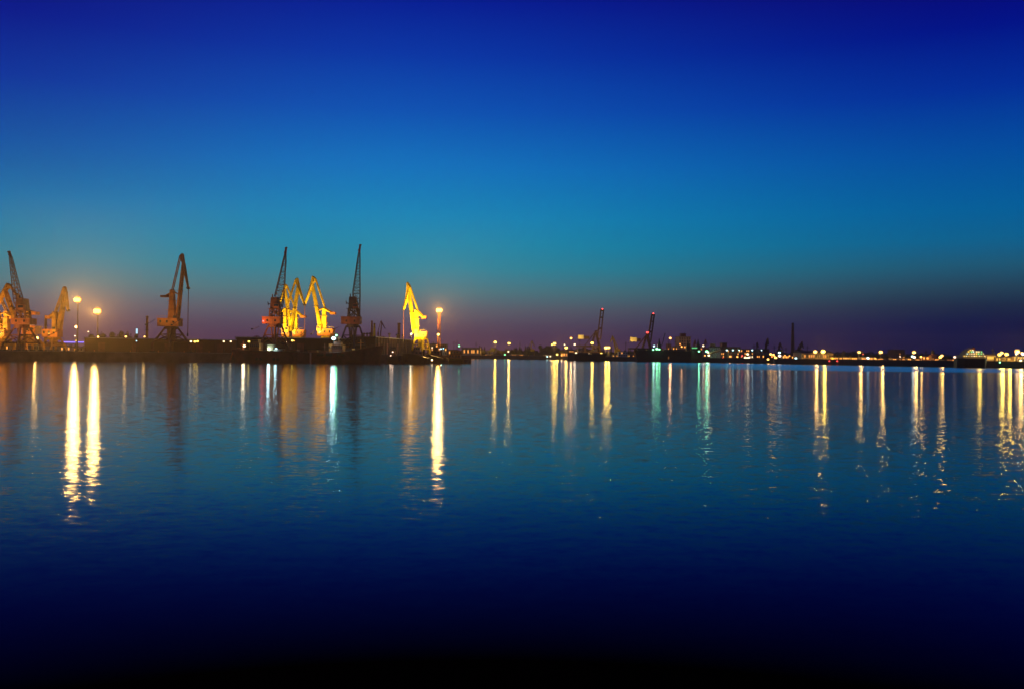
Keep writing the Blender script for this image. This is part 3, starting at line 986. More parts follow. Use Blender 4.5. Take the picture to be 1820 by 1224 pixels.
def block(px0, px1, ytop, Y, depth, name, label, cat, wm, cols=0, rows=0, lit=0.0, lc='W', ls=2.5, roof='flat', zb=GZ, wf=0.45, seed=1):
    r = random.Random(seed * 131 + int(px0))
    x0, x1 = XW(px0, Y), XW(px1, Y)
    cx = (x0 + x1) / 2
    h = zat((px0 + px1) / 2, ytop, Y) - zb
    wdt = x1 - x0
    t = thing(name, (cx, Y, zb), label, cat)
    hw = h if roof == 'flat' else h * 0.72
    MB().span(-wdt / 2, wdt / 2, 0, depth, 0, hw - (0.4 if roof == 'flat' else 0)).build('wall', wm, t)
    if roof == 'flat':
        MB().span(-wdt / 2 - 0.3, wdt / 2 + 0.3, -0.3, depth + 0.3, hw - 0.4, hw).build('roof', ROF, t)
    else:
        q = MB()
        b = len(q.v)
        a, d0, d1 = wdt / 2 + 0.4, -0.5, depth + 0.5
        q.v += [(-a, d0, hw), (a, d0, hw), (a, d1, hw), (-a, d1, hw), (-a, (d0 + d1) / 2, h), (a, (d0 + d1) / 2, h)]
        q.f += [(0, 1, 5, 4), (2, 3, 4, 5), (0, 4, 3), (1, 2, 5), (0, 3, 2, 1)]
        q.build('roof', ROF, t)
    if cols:
        cw, rh = wdt / cols, hw / (rows + 0.25)
        pane = frame = None
        for i in range(cols):
            for j in range(rows):
                x = -wdt / 2 + cw * (i + 0.5)
                z = rh * (j + 0.6)
                on = r.random() < min(0.9, lit * 1.5)
                mm = glow(lc, round(ls * 1.4, 1)) if on else GLS
                o = MB().span(-cw * wf / 2, cw * wf / 2, -0.08, 0.02, -rh * 0.26, rh * 0.26).build('window', mm, t, loc=(x, -0.02, z))
    return t


block(1206.5, 1227.5, 598, 1060, 22, 'grain_elevator_tower', 'tall twin-bulk concrete tower above the black ship, lamp at its foot', 'tower', PLA, 5, 7, 0.12, 'O', 1.5)
block(1210, 1219, 592.5, 1064, 8, 'roof_cabin', 'small cabin on top of the tall concrete tower', 'cabin', DKR, 0, 0, zb=zat(1217, 598, 1060) + 0.05)
block(1186, 1193, 611, 1050, 10, 'plant_building', 'slim brown plant block left of the tall concrete tower, under the ringed orange lamp', 'building', BRK, 2, 4, 0.3, 'O', 1.5)
block(1196, 1206, 615, 1075, 10, 'store_building', 'low ochre store between slim block and tall concrete tower', 'building', PLA, 4, 2, 0.4, 'O', 2)
# grain store with its silos
t = thing('grain_silo', (XW(1272, 905), 905, GZ), 'row of tall concrete silo drums with sloping conveyor, right of the black ship', 'silo')
sx0, sx1 = XW(1262, 905) - XW(1272, 905), XW(1281, 905) - XW(1272, 905)
sh = zat(1272, 617, 905) - GZ
for i in range(5):
    x = sx0 + (sx1 - sx0) * (i + 0.5) / 5
    MB().tube((x, 4, 0), (x, 4, sh), (sx1 - sx0) / 10 * 0.98, n=14).build('silo_drum', PLP, t)
MB().span(sx0 - 0.3, sx1 + 0.3, 1.5, 7, sh, sh + 1.0).build('roof', ROF, t)
hh = zat(1269, 610.5, 905) - GZ
MB().span(sx0 + 1.2, sx0 + 5.8, 2, 6.5, sh + 1.0, hh).build('head_house', BRK, t)
c0 = W(1261.5, 627.5, 895) - Vector((XW(1272, 905), 905, GZ))
c1 = W(1281, 621.5, 895) - Vector((XW(1272, 905), 905, GZ))
MB().bar(c0, c1, 1.6).bar(c0, (c0.x, c0.y, 0), 0.7).bar(c1, (c1.x, c1.y, 0), 1.3).build('conveyor', PLA, t)
block(1281.5, 1316, 616.2, 915, 18, 'grain_store', 'long brown grain store with two roof turrets, right of the silo drums', 'building', BRK, 12, 4, 0.10, 'O', 1.6)
block(1283, 1292, 608.8, 920, 9, 'roof_turret', 'boxy dark turret on the roof of the long brown grain store', 'turret', DKR, 0, 0, zb=zat(1298, 616.2, 915) + 0.05)
block(1316.6, 1354, 620, 912, 18, 'warehouse', 'lower brown warehouse with pale lamps under its eaves, right of the grain store', 'building', BRK, 12, 3, 0.2, 'O', 1.4)
block(1354.8, 1374, 627, 905, 10, 'workshop', 'low dark workshop at the foot of the dark upright crane', 'building', DKR, 5, 1, 0.3, 'O', 2, 'gable')
block(1295, 1301.5, 626, 893, 5, 'loading_bay', 'bright ochre loading bay in front of the long grain store', 'building', PLA, 2, 2, 0.5, 'O', 1.2)
block(1335, 1339, 631, 888, 4, 'gatehouse', 'narrow lit gatehouse right of the white-lit yard', 'building', PLP, 1, 1, 1.0, 'W', 1.6)
block(820, 854, 617.4, 1215, 22, 'warehouse', 'long pale flat-roofed warehouse across the water, right of the orange barge house', 'building', PLA, 10, 1, 0.2, 'O', 1, wf=0.6)
block(758, 794, 611, 600, 10, 'harbour_office', 'brown two-storey harbour office behind the tugs, below the lattice lamp mast', 'building', BRK, 9, 3, 0.25, 'O', 1.6)
block(797, 813, 621, 640, 9, 'hut', 'low dark hut behind the orange barge house', 'building', DKR, 4, 1, 0.25, 'O', 1.2)
block(1424.5, 1481, 622.8, 800, 24, 'storage_hall', 'broad orange-lit storage hall behind the brightest right-hand lamp pair', 'building', PLA, 14, 1, 0.1, 'O', 1, 'gable', wf=0.5)
block(1591, 1608, 620.8, 900, 18, 'apartment_block', 'tall dark brown apartment block on the right skyline', 'building', BRK, 5, 6, 0.04, 'O', 1)
block(1099.5, 1115, 624, 935, 10, 'depot', 'pale boxy depot left of the long black ship', 'building', PLP, 4, 2, 0.2, 'O', 1.5)
block(1089, 1098, 629, 940, 8, 'shed', 'low ochre shed between thin yellow crane and pale boxy depot', 'building', PLA, 3, 1, 0.4, 'O', 1.5, 'gable')
block(997, 1008.5, 627, 985 + 150, 8, 'customs_house', 'small glowing orange building at the left end of the low dark ship', 'building', PLA, 3, 2, 0.8, 'O', 2.5)
block(966, 981, 630, 1140, 9, 'boat_house', 'low boat house with three white lamps, left of the glowing orange building', 'building', PLA, 5, 1, 0.3, 'W', 1.4, 'gable')
block(1751, 1770, 629, 625, 12, 'terminal_building', 'yellow-lit flat terminal right of the white-lit ferry', 'building', PLA, 10, 1, 0.7, 'Y', 1.3)
block(1770.8, 1801, 634, 622, 12, 'terminal_annex', 'low yellow annex between the terminal and the brightest right-hand lamp', 'building', PLA, 12, 1, 0.4, 'Y', 1.0)
block(1802, 1840, 632.5, 618, 12, 'ticket_hall', 'yellow-lit hall cut off by the right edge', 'building', PLA, 12, 2, 0.4, 'Y', 1.2)
block(1746.5, 1752.5, 640, 596, 4, 'pump_house', 'tiny dark pump house at the waterside right of the ferry', 'building', BRK, 1, 1, 0)
LOW = [(1482, 1497, 634, 765, 'long low house with orange windows behind the first red lamp', 'O', 'gable', PLA),
       (1498.5, 1512, 633, 765, 'low plastered house left of the dark tree row on the right shore', 'O', 'gable', PLP),
       (1514, 1523, 634.5, 750, 'small house just left of the orange lamp with a pink light beside it', 'O', 'flat', PLA),
       (1529, 1541, 634.5, 745, 'pale low house with a row of lit panes left of the bluish lamp', 'O', 'gable', PLP),
       (1544, 1553, 633.5, 740, 'ochre house right of the bluish lamp', 'O', 'gable', PLA),
       (1556, 1569, 636.5, 735, 'long low boat shed with orange panes under the lone orange lamp', 'O', 'flat', PLA),
       (1571, 1582, 638, 728, 'squat kiosk with two blue-white lamps beside it', 'O', 'flat', PLA),
       (1587, 1596.5, 636, 722, 'bright ochre boathouse left of the tall brown apartment block', 'O', 'gable', PLA),
       (1598, 1612, 636.8, 718, 'low lit store in front of the tall brown apartment block', 'O', 'flat', BRK),
       (1613.5, 1619.5, 635.5, 712, 'small orange-lit house left of the triple lamp cluster', 'O', 'gable', PLA),
       (1627, 1639, 637, 705, 'brick shed right of the triple lamp cluster', 'O', 'gable', BRK),
       (1641, 1652, 632, 702, 'dark brick house left of the domed church', 'O', 'flat', BRK),
       (1661.5, 1669, 636, 690, 'brick house right of the domed church', 'O', 'gable', BRK),
       (1677, 1691, 639, 676, 'long brick boat store between twin lamps and the white lamp', 'O', 'flat', BRK),
       (1692.5, 1701, 637, 668, 'brick shed left of the ferry', 'O', 'gable', BRK),
       (1653.5, 1658.6, 643.2, 668, 'little pale hut on the waterline below the church', 'O', 'flat', PLP),
       (1404, 1413, 630, 835, 'low dark store at the foot of the tall slim chimney', 'O', 'gable', DKR),
       (1391, 1402, 631, 840, 'lit packing house between dark red crane and slim chimney', 'O', 'flat', PLA)]
for i, (a, b, yt, Y, lab, c, rf, wm) in enumerate(LOW):
    n = max(1, int((b - a) / 2.4))
    block(a, b, yt, Y, 8, 'waterside_house', lab, 'house', wm, n, 1, 0.7, c, 3.0, rf, seed=i + 3)

# domed church
Y = 700
t = thing('church', (XW(1657.8, Y), Y, GZ), 'dark domed church on the right shore', 'church')
s = Y / F
zt = zat(1657.8, 619, Y) - GZ
MB().span(-2.2, 2.2, -2, 2, 0, zt * 0.45).build('wall', BRK, t)
MB().tube((0, 0, zt * 0.45), (0, 0, zt * 0.62), 1.25, n=12).build('drum', BRK, t)
MB().ball((0, 0, zt * 0.66), 1.5, sz=1.25, n=12, m=8).tube((0, 0, zt * 0.84), (0, 0, zt), 0.12, n=5).bar((-0.4, 0, zt * 0.94), (0.4, 0, zt * 0.94), 0.12).build('dome', DKS, t)


# chimneys and masts
def chimney(px, ytop, Y, r0, r1, m, label, ring=True, zb=GZ):
    zt = zat(px, ytop, Y) - zb
    t = thing('chimney', (XW(px, Y), Y, zb), label, 'chimney')
    q = MB()
    n = 6
    for i in range(n):
        a, b = r0 + (r1 - r0) * i / n, r0 + (r1 - r0) * (i + 1) / n
        q.tube((0, 0, zt * i / n), (0, 0, zt * (i + 1) / n), a, b, 14, caps=(i == n - 1))
    q.build('shaft', m, t, smooth=False)
    if ring:
        MB().tube((0, 0, zt * 0.97), (0, 0, zt * 0.985), r1 * 1.35, n=14).tube((0, 0, zt * 0.6), (0, 0, zt * 0.607), r1 * 1.7, n=14).build('gallery', DKS, t)
    return t


chimney(260.6, 561.5, 640, 1.1, 0.75, ORG, 'slender reddish chimney between glowing tree tops and the lone brown crane')
chimney(80.2, 560.5, 640, 1.1, 0.8, ORG, 'slender chimney seen between the leftmost crane and a yellow crane')
chimney(660.3, 570, 720, 1.0, 0.7, DKR, 'thin dark chimney just right of the darkest lattice crane')
chimney(664.8, 574.5, 740, 1.9, 0.7, YEL, 'yellow-lit tapering stack beside the thin dark chimney')
chimney(708.5, 574, 740, 1.4, 1.1, BRK, 'brown chimney left of the brightest yellow crane')
chimney(1408.7, 574.2, 1100, 2.6, 1.3, DKR, 'tall slim dark red chimney standing by itself on the right')


def lattice_mast(px, ytop, Y, w, m, label, n=10, zb=GZ, name='lattice_mast'):
    zt = zat(px, ytop, Y) - zb
    t = thing(name, (XW(px, Y), Y, zb), label, 'mast')
    q = MB()
    lattice(q, (0, 0, 0), (0, 0, zt), w, w, w * 0.5, w * 0.5, n, 0.22, 0.13)
    q.build('lattice_frame', m, t)
    return t, zt


for px, yt, Y, lab in ((806.5, 606, 620, 'thin radio mast right of the lattice lamp mast'),
                       (812, 604, 660, 'second thin mast, left of the small green light'),
                       (755.5, 604, 520, 'thin ship-side mast between the yellow crane and the lamp mast')):
    zt = zat(px, yt, Y) - GZ
    t = thing('radio_mast', (XW(px, Y), Y, GZ), lab, 'mast')
    MB().tube((0, 0, 0), (0, 0, zt), 0.22, 0.1, 6).build('pole', DKR, t)
    MB().bar((-1.4, 0, zt * 0.82), (1.4, 0, zt * 0.82), 0.12).bar((-0.9, 0, zt * 0.92), (0.9, 0, zt * 0.92), 0.1).build('crossarm', DKR, t)

# elevated roadway with a violet light strip, behind the left cranes
pa, pb = 83.6, 148.6
Y = 600
t = thing('overpass', (XW(116, Y), Y, GZ), 'low overpass with a violet light strip along its edge, behind the yellow crane', 'bridge')
xa, xb = XW(pa - 90, Y) - XW(116, Y), XW(pb + 8, Y) - XW(116, Y)
zd = zat(116, 607.6, Y) - GZ
MB().span(xa, xb, 0, 7, zd - 1.0, zd - 0.2).build('deck', CON, t)
for k in range(9):
    x = xa + (xb - xa) * (k + 0.5) / 9
    MB().span(x - 0.4, x + 0.4, 3, 4, 0, zd - 1.0).build('pillar', CON, t)
MB().span(XW(83.6, Y) - XW(116, Y), XW(93.5, Y) - XW(116, Y), -0.3, -0.02, zd - 0.35, zd + 0.35).build('light_strip', glow('B', 1.5), t)
MB().span(XW(102, Y) - XW(116, Y), XW(pb, Y) - XW(116, Y), -0.3, -0.02, zd - 0.35, zd + 0.35).build('light_strip', glow('B', 1.8), t)
MB().span(XW(-4, Y) - XW(116, Y), XW(9, Y) - XW(116, Y), -0.3, -0.02, zd - 0.1, zd + 0.5).build('light_strip', glow('B', 1.0), t)
# a lit vertical sign panel beyond the long shed
Y = 640
t = thing('sign_tower', (XW(242.6, Y), Y, GZ), 'slim tower carrying an upright pale blue light panel, left of the reddish chimney', 'sign')
z0, z1 = zat(242.6, 593, Y) - GZ, zat(242.6, 584, Y) - GZ
MB().span(-0.5, 0.5, 0, 1, 0, z1 + 0.4).build('post', DKS, t)
MB().span(-0.55, 0.55, -0.25, -0.02, z0, z1).build('light_panel', glow('V', 1.3), t)
# low yard sheds and stacks behind the left cranes, lit by the big lamps
for i, (a, b, yt, Y, wm, lab) in enumerate(((0, 14, 612, 520, PLA, 'low yellowish store at the left edge behind the crane legs'),
                                         (17, 31, 609, 545, BRK, 'brick store seen through the legs of the leftmost lattice crane'),
                                         (60, 76, 612, 560, PLA, 'low store right of the leftmost lattice crane, beside a bright yellow lamp'),
                                         (108, 124, 615, 585, PLP, 'pale cabin row under the violet light strip'),
                                         (126, 147, 617, 590, PLA, 'low ochre shed at the foot of the two brightest floodlights'))):
    block(a, b, yt, Y, 9, 'yard_building', lab, 'building', wm, 4, 1, 0.3, 'O', 1.6)
cont = None
CT = [(1040, 1046, 627, 623, 'pale'), (1047.5, 1053.5, 627, 623, 'ochre'), (1055, 1061, 627, 620, 'pale'), (1060.5, 1064.5, 627, 616, 'ochre'), (1018, 1024, 628, 624, 'orange')]
for i, (a, b, yb, yt, c) in enumerate(CT):
    Y = 1030 + 4 * i
    x0, x1 = XW(a, Y), XW(b, Y)
    mm = {'pale': PLP, 'ochre': PLA, 'orange': ORC}[c]
    h = zat(a, yt, Y) - GZ
    t = thing('container_stack', ((x0 + x1) / 2, Y, GZ), '%s container stack, %s from the left behind the low dark ship' % (c, ('second', 'third', 'fourth', 'last', 'first')[i]), 'containers')
    n = max(1, round(h / 2.6))
    for k in range(n):
        z = h / n * k
        q = MB().span(-(x1 - x0) / 2 + (k % 2) * 0.2, (x1 - x0) / 2 + (k % 2) * 0.2, 0, 2.4, z + 0.04, z + h / n - 0.06)
        q.build('container', mm, t)

# more harbour clutter on the far shore: tanks, masts, sheds
def tank(px0, px1, ytop, Y, label, m):
    x0, x1 = XW(px0, Y), XW(px1, Y)
    r = (x1 - x0) / 2
    h = zat(px0, ytop, Y) - GZ
    t = thing('storage_tank', ((x0 + x1) / 2, Y, GZ), label, 'tank')
    MB().tube((0, 0, 0), (0, 0, h * 0.88), r, n=20).tube((0, 0, h * 0.88), (0, 0, h), r, r * 0.15, 20).build('tank_shell', m, t)
    MB().bar((-r * 0.5, -r, 0), (r * 0.3, -r, h * 0.88), 0.4).tube((0, 0, h * 0.5), (0, 0, h * 0.52), r * 1.03, n=20).build('stair', DKS, t)
    return t


tank(1180, 1185, 619, 1010, 'round tank behind the middle of the black bulk carrier', PLP)
tank(1229, 1233.5, 619.5, 1010, 'round tank right of the tall concrete tower', PLP)
tank(1403.5, 1408, 626, 900, 'dark round tank just left of the slim chimney', DKR)
tank(1412.5, 1418, 624.5, 900, 'dark round tank just right of the slim chimney', DKR)
tank(1031, 1036, 621, 1060, 'round tank behind the legs of the left container crane', PLA)
tank(1509, 1514, 632, 790, 'round tank among trees right of the broad hall', BRK)
for i, (px, yt, Y, lab) in enumerate(((1112, 606, 1020, 'thin mast left of the right container crane'), (1187.5, 604, 1000, 'thin mast left of the ringed orange lamp'),
                                      (1200, 600, 1040, 'thin mast between ringed lamp and concrete tower'), (1216, 590, 1066, 'aerial on the tall concrete tower axis'),
                                      (1340, 612, 940, 'thin mast over the lower brown warehouse'), (1376, 613, 860, 'thin mast left of the small dark red crane'),
                                      (1397, 617, 870, 'short mast left of the slim chimney'), (1435, 614, 860, 'thin mast left of the broad hall'),
                                      (1500, 622, 800, 'thin mast right of the broad hall'), (1546, 623, 780, 'thin mast between the two lone orange mast lamps'),
                                      (1646, 622, 730, 'thin mast left of the domed church'), (1730, 614.5, 640, 'mast rising behind the ferry'),
                                      (1765, 619, 640, 'mast behind the yellow-lit terminal'), (924, 607, 1220, 'thin mast right of the second yellow lamp across the water'),
                                      (846, 607, 1240, 'thin mast over the long pale warehouse'), (1030, 598, 1080, 'thin mast left of the left container crane house'))):
    zt = zat(px, yt, Y) - GZ
    t = thing('radio_mast', (XW(px, Y), Y, GZ), lab, 'mast')
    MB().tube((0, 0, 0), (0, 0, zt), 0.4, 0.2, 6).build('pole', DKS, t)
    MB().bar((-1.8, 0, zt * 0.8), (1.8, 0, zt * 0.8), 0.25).bar((-1.1, 0, zt * 0.9), (1.1, 0, zt * 0.9), 0.2).build('crossarm', DKS, t)
block(1117, 1127, 629, 945, 8, 'shed', 'low dark shed at the left end of the long black ship', 'building', DKR, 4, 1, 0.5, 'O', 1.2, 'gable')
block(1166, 1180, 618.5, 1030, 10, 'shed', 'brown shed behind the green lamps of the bulk carrier', 'building', BRK, 6, 1, 0.3, 'O', 1.2, 'gable')
block(1236, 1248, 616.5, 960, 10, 'transfer_house', 'ochre transfer house between the carrier stern and the silo drums', 'building', PLA, 4, 3, 0.3, 'O', 1.2)
block(1027, 1040, 618.5, 1090, 9, 'shed', 'yellow-lit shed seen between the legs of the left container crane', 'building', PLA, 6, 1, 0.4, 'O', 1.2, 'gable')
block(862, 876, 629, 1195, 8, 'shed', 'long low shed on the far shore under the first yellow lamp', 'building', BRK, 7, 1, 0.2, 'O', 1.0, 'gable')
block(908, 930, 628.5, 1195, 8, 'shed', 'long low shed on the far shore below the row of conifers', 'building', BRK, 10, 1, 0.15, 'O', 1.0, 'gable')
# ------------------------------------------------------------------ ships
def hull_mesh(L, B, sheer, bowx=1, rake=0.06, stern=0.35, n=22, flare=0.75, z0=-1.0):
    """lofted hull along x; sheer(t) deck height; bow at t = 1 when bowx > 0"""
    q = MB()
    rows = []
    for i in range(n + 1):
        t = i / n
        tt = t if bowx > 0 else 1 - t
        hb = B / 2 * min(1, (stern + (1 - stern) * min(1, tt / 0.16))) * (max(0.0, 1 - max(0, (tt - 0.72) / 0.28) ** 1.9))
        hb = max(hb, 0.05)
        zd = sheer(tt)
        off = rake * L * max(0, (tt - 0.8) / 0.2)
        sg = 1 if bowx > 0 else -1
        x = -L / 2 + L * t
        row = []
        for k, (fz, fb) in enumerate(((0, flare), (0.35, flare + (1 - flare) * 0.45), (1, 1.0))):
            z = z0 + (zd - z0) * fz
            xx = x + sg * off * (fz - 1)
            row.append((xx, hb * fb, z))
        rows.append(row)
    b = 0
    for row in rows:
        for (x, y, z) in row:
            q.v.append((x, -y, z))
        for (x, y, z) in reversed(row):
            q.v.append((x, y, z))
    for i in range(n):
        a, c = i * 6, (i + 1) * 6
        for k in range(5):
            q.f.append((a + k, c + k, c + k + 1, a + k + 1))
    q.f.append(tuple(range(5, -1, -1)))
    q.f.append(tuple(n * 6 + k for k in range(6)))
    # bulwark: a low rail standing proud of the deck
    return q


def ship(px0, px1, Y, B, sheer_px, hm, label, name='ship', bow=1, cat='ship', stripe=None):
    x0, x1 = XW(px0, Y), XW(px1, Y)
    L = x1 - x0
    t = thing(name, ((x0 + x1) / 2, Y, 0), label, cat)
    zs = [zat((px0 + px1) / 2, y, Y) for y in sheer_px]

    def sheer(tt):
        u = tt * (len(zs) - 1)
        i = min(int(u), len(zs) - 2)
        return zs[i] + (zs[i + 1] - zs[i]) * (u - i)
    h = hull_mesh(L, B, sheer, bow).build('hull', hm, t)
    if stripe:
        h2 = hull_mesh(L * 0.999, B + 0.16, lambda u: sheer(u) - 0.5, bow, z0=0.9)
        # rubbing strake along the sheer
    rb = MB()
    N = 30
    for sg in (-1, 1):
        pts = []
        for i in range(N + 1):
            t_ = i / N
            tt = t_ if bow > 0 else 1 - t_
            hb = B / 2 * min(1, (0.35 + 0.65 * min(1, tt / 0.16))) * (max(0.0, 1 - max(0, (tt - 0.72) / 0.28) ** 1.9))
            pts.append(Vector((-L / 2 + L * t_, sg * hb, sheer(tt))))
        for i in range(N):
            rb.bar(pts[i], pts[i + 1], 0.22)
            rb.bar(pts[i] + Vector((0, 0, 0.9)), pts[i + 1] + Vector((0, 0, 0.9)), 0.07)
            rb.bar(pts[i], pts[i] + Vector((0, 0, 0.9)), 0.07)
    rb.build('railing', DKR if hm is not HBK else DKS, t)
    return t, L, sheer


def part_box(t, px0, px1, y0, y1, Y, dy0, dy1, name, m, windows=0, wm=None):
    b = t.location
    x0, x1 = XW(px0, Y) - b.x, XW(px1, Y) - b.x
    z0, z1 = zat((px0 + px1) / 2, y1, Y) - b.z, zat((px0 + px1) / 2, y0, Y) - b.z
    o = MB().span(x0, x1, dy0, dy1, z0, z1).span(x0 - 0.2, x1 + 0.2, dy0 - 0.2, dy1 + 0.2, z1, z1 + 0.15).build(name, m, t)
    for i in range(windows):
        x = x0 + (x1 - x0) * (i + 0.5) / windows
        w = (x1 - x0) / windows * 0.28
        MB().span(x - w, x + w, dy0 - 0.1, dy0 - 0.02, z0 + (z1 - z0) * 0.5, z0 + (z1 - z0) * 0.82).build('window', wm or GLS, o)
    return o


def part_pole(t, px, y0, y1, Y, r, name, m, arms=0, dy=0):
    b = t.location
    x = XW(px, Y) - b.x
    z0, z1 = zat(px, y1, Y) - b.z, zat(px, y0, Y) - b.z
    q = MB().tube((x, dy, z0), (x, dy, z1), r, r * 0.7, 8)
    for k in range(arms):
        z = z0 + (z1 - z0) * (0.65 + 0.2 * k)
        q.bar((x - 1.6 + 0.4 * k, dy, z), (x + 1.6 - 0.4 * k, dy, z), 0.16)
    return q.build(name, m, t)


# moored cargo ship with the bow to the left
YS = 447
sA, LA, shA = ship(411, 552, YS, 12, [626, 624.5, 624, 623.5, 622.5, 621], HRD, 'dark red cargo ship with upright orange-lit stem at left and two white lamps amidships', bow=-1, name='cargo_ship')
part_box(sA, 447, 464, 610, 622.5, YS, -3.5, 3.5, 'deckhouse', ORG, 5)
part_box(sA, 450, 461, 604, 610, YS, -2.6, 2.6, 'wheelhouse', ORG, 4)
part_box(sA, 477.5, 487, 612.5, 622.5, YS, -2.6, 2.6, 'funnel', PLA)
part_box(sA, 488.5, 502, 620.5, 623.5, YS, -3.5, 3.5, 'hatch_cover', PLP)
part_box(sA, 506, 530, 621.2, 623.5, YS, -3.5, 3.5, 'hatch_cover', DKR)
part_pole(sA, 455.5, 596, 604, YS, 0.18, 'mast', DKR, 2)
part_pole(sA, 432, 606, 623, YS, 0.22, 'foremast', DKR, 1)
part_pole(sA, 517, 606, 622, YS, 0.2, 'derrick_post', DKR, 1)
b = sA.location
x = XW(413.2, YS) - b.x
MB().bar((x - 0.9, -0.4, 1.0), (x + 0.25, -0.4, zat(413, 625, YS)), 0.5).build('stem_bar', ORC, sA)
for px in (463, 469, 493, 499):
    xx = XW(px, YS) - b.x
    MB().tube((xx, -6.4, 1.6), (xx, -6.0, 1.6), 0.75, n=12).build('tyre_fender', RUB, sA)
# second ship, bow high on the right
YS2 = 458
sB, LB, shB = ship(545, 682, YS2, 14, [627, 627, 626.5, 625, 621.5, 617, 612.5], HRD, 'dark red ship in front of the darkest crane, rising to a high right bow', bow=1, name='cargo_ship')
part_box(sB, 586.5, 592, 612, 626, YS2, -3, 3, 'deckhouse', ORG, 2)
part_box(sB, 593, 611, 613.5, 626, YS2, -4, 4, 'superstructure', DKR, 6)
part_box(sB, 596, 607, 608.5, 613.5, YS2, -3, 3, 'wheelhouse', DKR, 5)
part_box(sB, 550, 566, 622.5, 627, YS2, -4, 4, 'hatch_cover', ORG)
part_box(sB, 569, 583, 623, 627, YS2, -4, 4, 'hatch_cover', DKR)
part_box(sB, 618, 628, 619, 625, YS2, -4, 4, 'hatch_cover', DKS)
part_pole(sB, 602, 598, 609, YS2, 0.2, 'mast', DKR, 2)
part_pole(sB, 641, 603, 621, YS2, 0.28, 'foremast', ORG, 1)
part_pole(sB, 577, 610, 626, YS2, 0.2, 'derrick_post', DKR, 1)
b = sB.location
for px in (575, 590, 610):
    xx = XW(px, YS2) - b.x
    MB().span(xx - 1.6, xx + 1.6, -7.7, -7.1, 3.4, 4.8).build('fender', RUB, sB)
# tugs
def tug(px0, px1, Y, B, sheer_px, label, bow, wh, mast, hm=HBK, paint=BRK, lit=None):
    t, L, sh = ship(px0, px1, Y, B, sheer_px, hm, label, name='tugboat', bow=bow, cat='tugboat')
    a, b_, yt, yb = wh
    part_box(t, a, b_, (yt + yb) / 2, yb, Y, -2.4, 2.4, 'deckhouse', paint, 3, lit)
    w = (b_ - a) * 0.22
    part_box(t, a + w, b_ - w, yt, (yt + yb) / 2, Y, -1.7, 1.7, 'wheelhouse', paint, 3, lit)
    part_pole(t, mast[0], mast[1], yt, Y, 0.16, 'mast', DKS, 2)
    part_box(t, b_ + 1, b_ + 4, yt + 4, yb + 1, Y, -1.2, 1.2, 'funnel', DKS)
    for k in range(5):
        px = px0 + (px1 - px0) * (0.2 + 0.15 * k)
        xx = XW(px, Y) - t.location.x
        MB().tube((xx, -B / 2 - 0.25, 1.0), (xx, -B / 2 + 0.1, 1.0), 0.55, n=10).build('tyre_fender', RUB, t)
    return t


tug(712, 768, 478, 9, [637.5, 634.5, 631, 628.5, 627.5, 628.5], 'black tug with high left bow and pointed wheelhouse, below the brightest yellow crane', -1, (731, 751, 617, 631), (742.3, 605))
tug(688, 715, 468, 8, [634, 633, 632, 631], 'small dark tug with pinkish deck lights, against the high bow of the red ship', 1, (693, 705, 624, 633), (699, 616))
tug(757, 797, 500, 9, [639, 637, 634, 631, 629.5], 'low brown-black tug under the lattice lamp mast', -1, (766, 782, 617, 630), (770, 607), hm=HBK, paint=DKR)
# barge with an orange house
YB = 508
sC, LC, shC = ship(792, 834, YB, 9, [637.5, 637.5, 637.5, 637.5], HBK, 'flat black barge carrying an orange two-tier house', name='barge', bow=1, cat='barge')
part_box(sC, 797.5, 819, 630.4, 637.4, YB, -3, 3, 'lower_house', ORC, 4)
part_box(sC, 805, 822, 623, 630.2, YB, -3, 3, 'upper_house', ORC, 3)
# low dark ship under the left container crane
YL = 922
sD, LD_, shD = ship(1009, 1078, YL, 14, [627.5, 628, 628.5, 628.5, 628, 627], HBK, 'low dark ship lying under the left container crane', name='cargo_ship', bow=1)
part_box(sD, 1011, 1019, 622.5, 627.8, YL, -4, 4, 'superstructure', DKR, 4, glow('O', 1.5))
part_box(sD, 1026, 1044, 626.3, 628.2, YL, -4, 4, 'hatch_cover', DKS)
part_box(sD, 1047, 1064, 626.3, 628.2, YL, -4, 4, 'hatch_cover', DKS)
part_pole(sD, 1015, 616, 622.5, YL, 0.3, 'mast', DKS, 2)
part_pole(sD, 1072, 619, 628, YL, 0.3, 'foremast', DKS, 1)
# long black bulk carrier
YK = 862
sE, LE, shE = ship(1127, 1247, YK, 20, [622, 623, 623.4, 623.2, 622.6, 621.8], HBK, 'long black bulk carrier with green lamps and conical dark mast houses', name='bulk_carrier', bow=-1)
for px, yt in ((1171.5, 601.5), (1222.5, 603.5), (1240.5, 602.5)):
    x = XW(px, YK) - sE.location.x
    z0, z1 = zat(px, 622.5, YK), zat(px, yt, YK)
    q = MB().span(x - 1.7, x + 1.7, -2, 2, z0, z0 + (z1 - z0) * 0.5).tube((x, 0, z0 + (z1 - z0) * 0.45), (x, 0, z1), 1.3, 0.25, 8)
    q.bar((x - 1.6, 0, z0 + (z1 - z0) * 0.62), (x + 1.6, 0, z0 + (z1 - z0) * 0.62), 0.35)
    q.build('mast_house', HBK, sE)
x = XW(1176, YK) - sE.location.x
MB().bar((x, -1, zat(1176, 614, YK)), (XW(1181.5, YK) - sE.location.x, -1, zat(1181, 592, YK)), 0.5).build('derrick_boom', DKS, sE)
for a, b_ in ((1132, 1146), (1149, 1163), (1179, 1194), (1197, 1213)):
    part_box(sE, a, b_, 621.0, 623, YK, -6, 6, 'hatch_cover', DKS)
part_box(sE, 1227, 1237, 616, 622.6, YK, -6, 6, 'superstructure', DKS, 5, glow('G', 1.0))
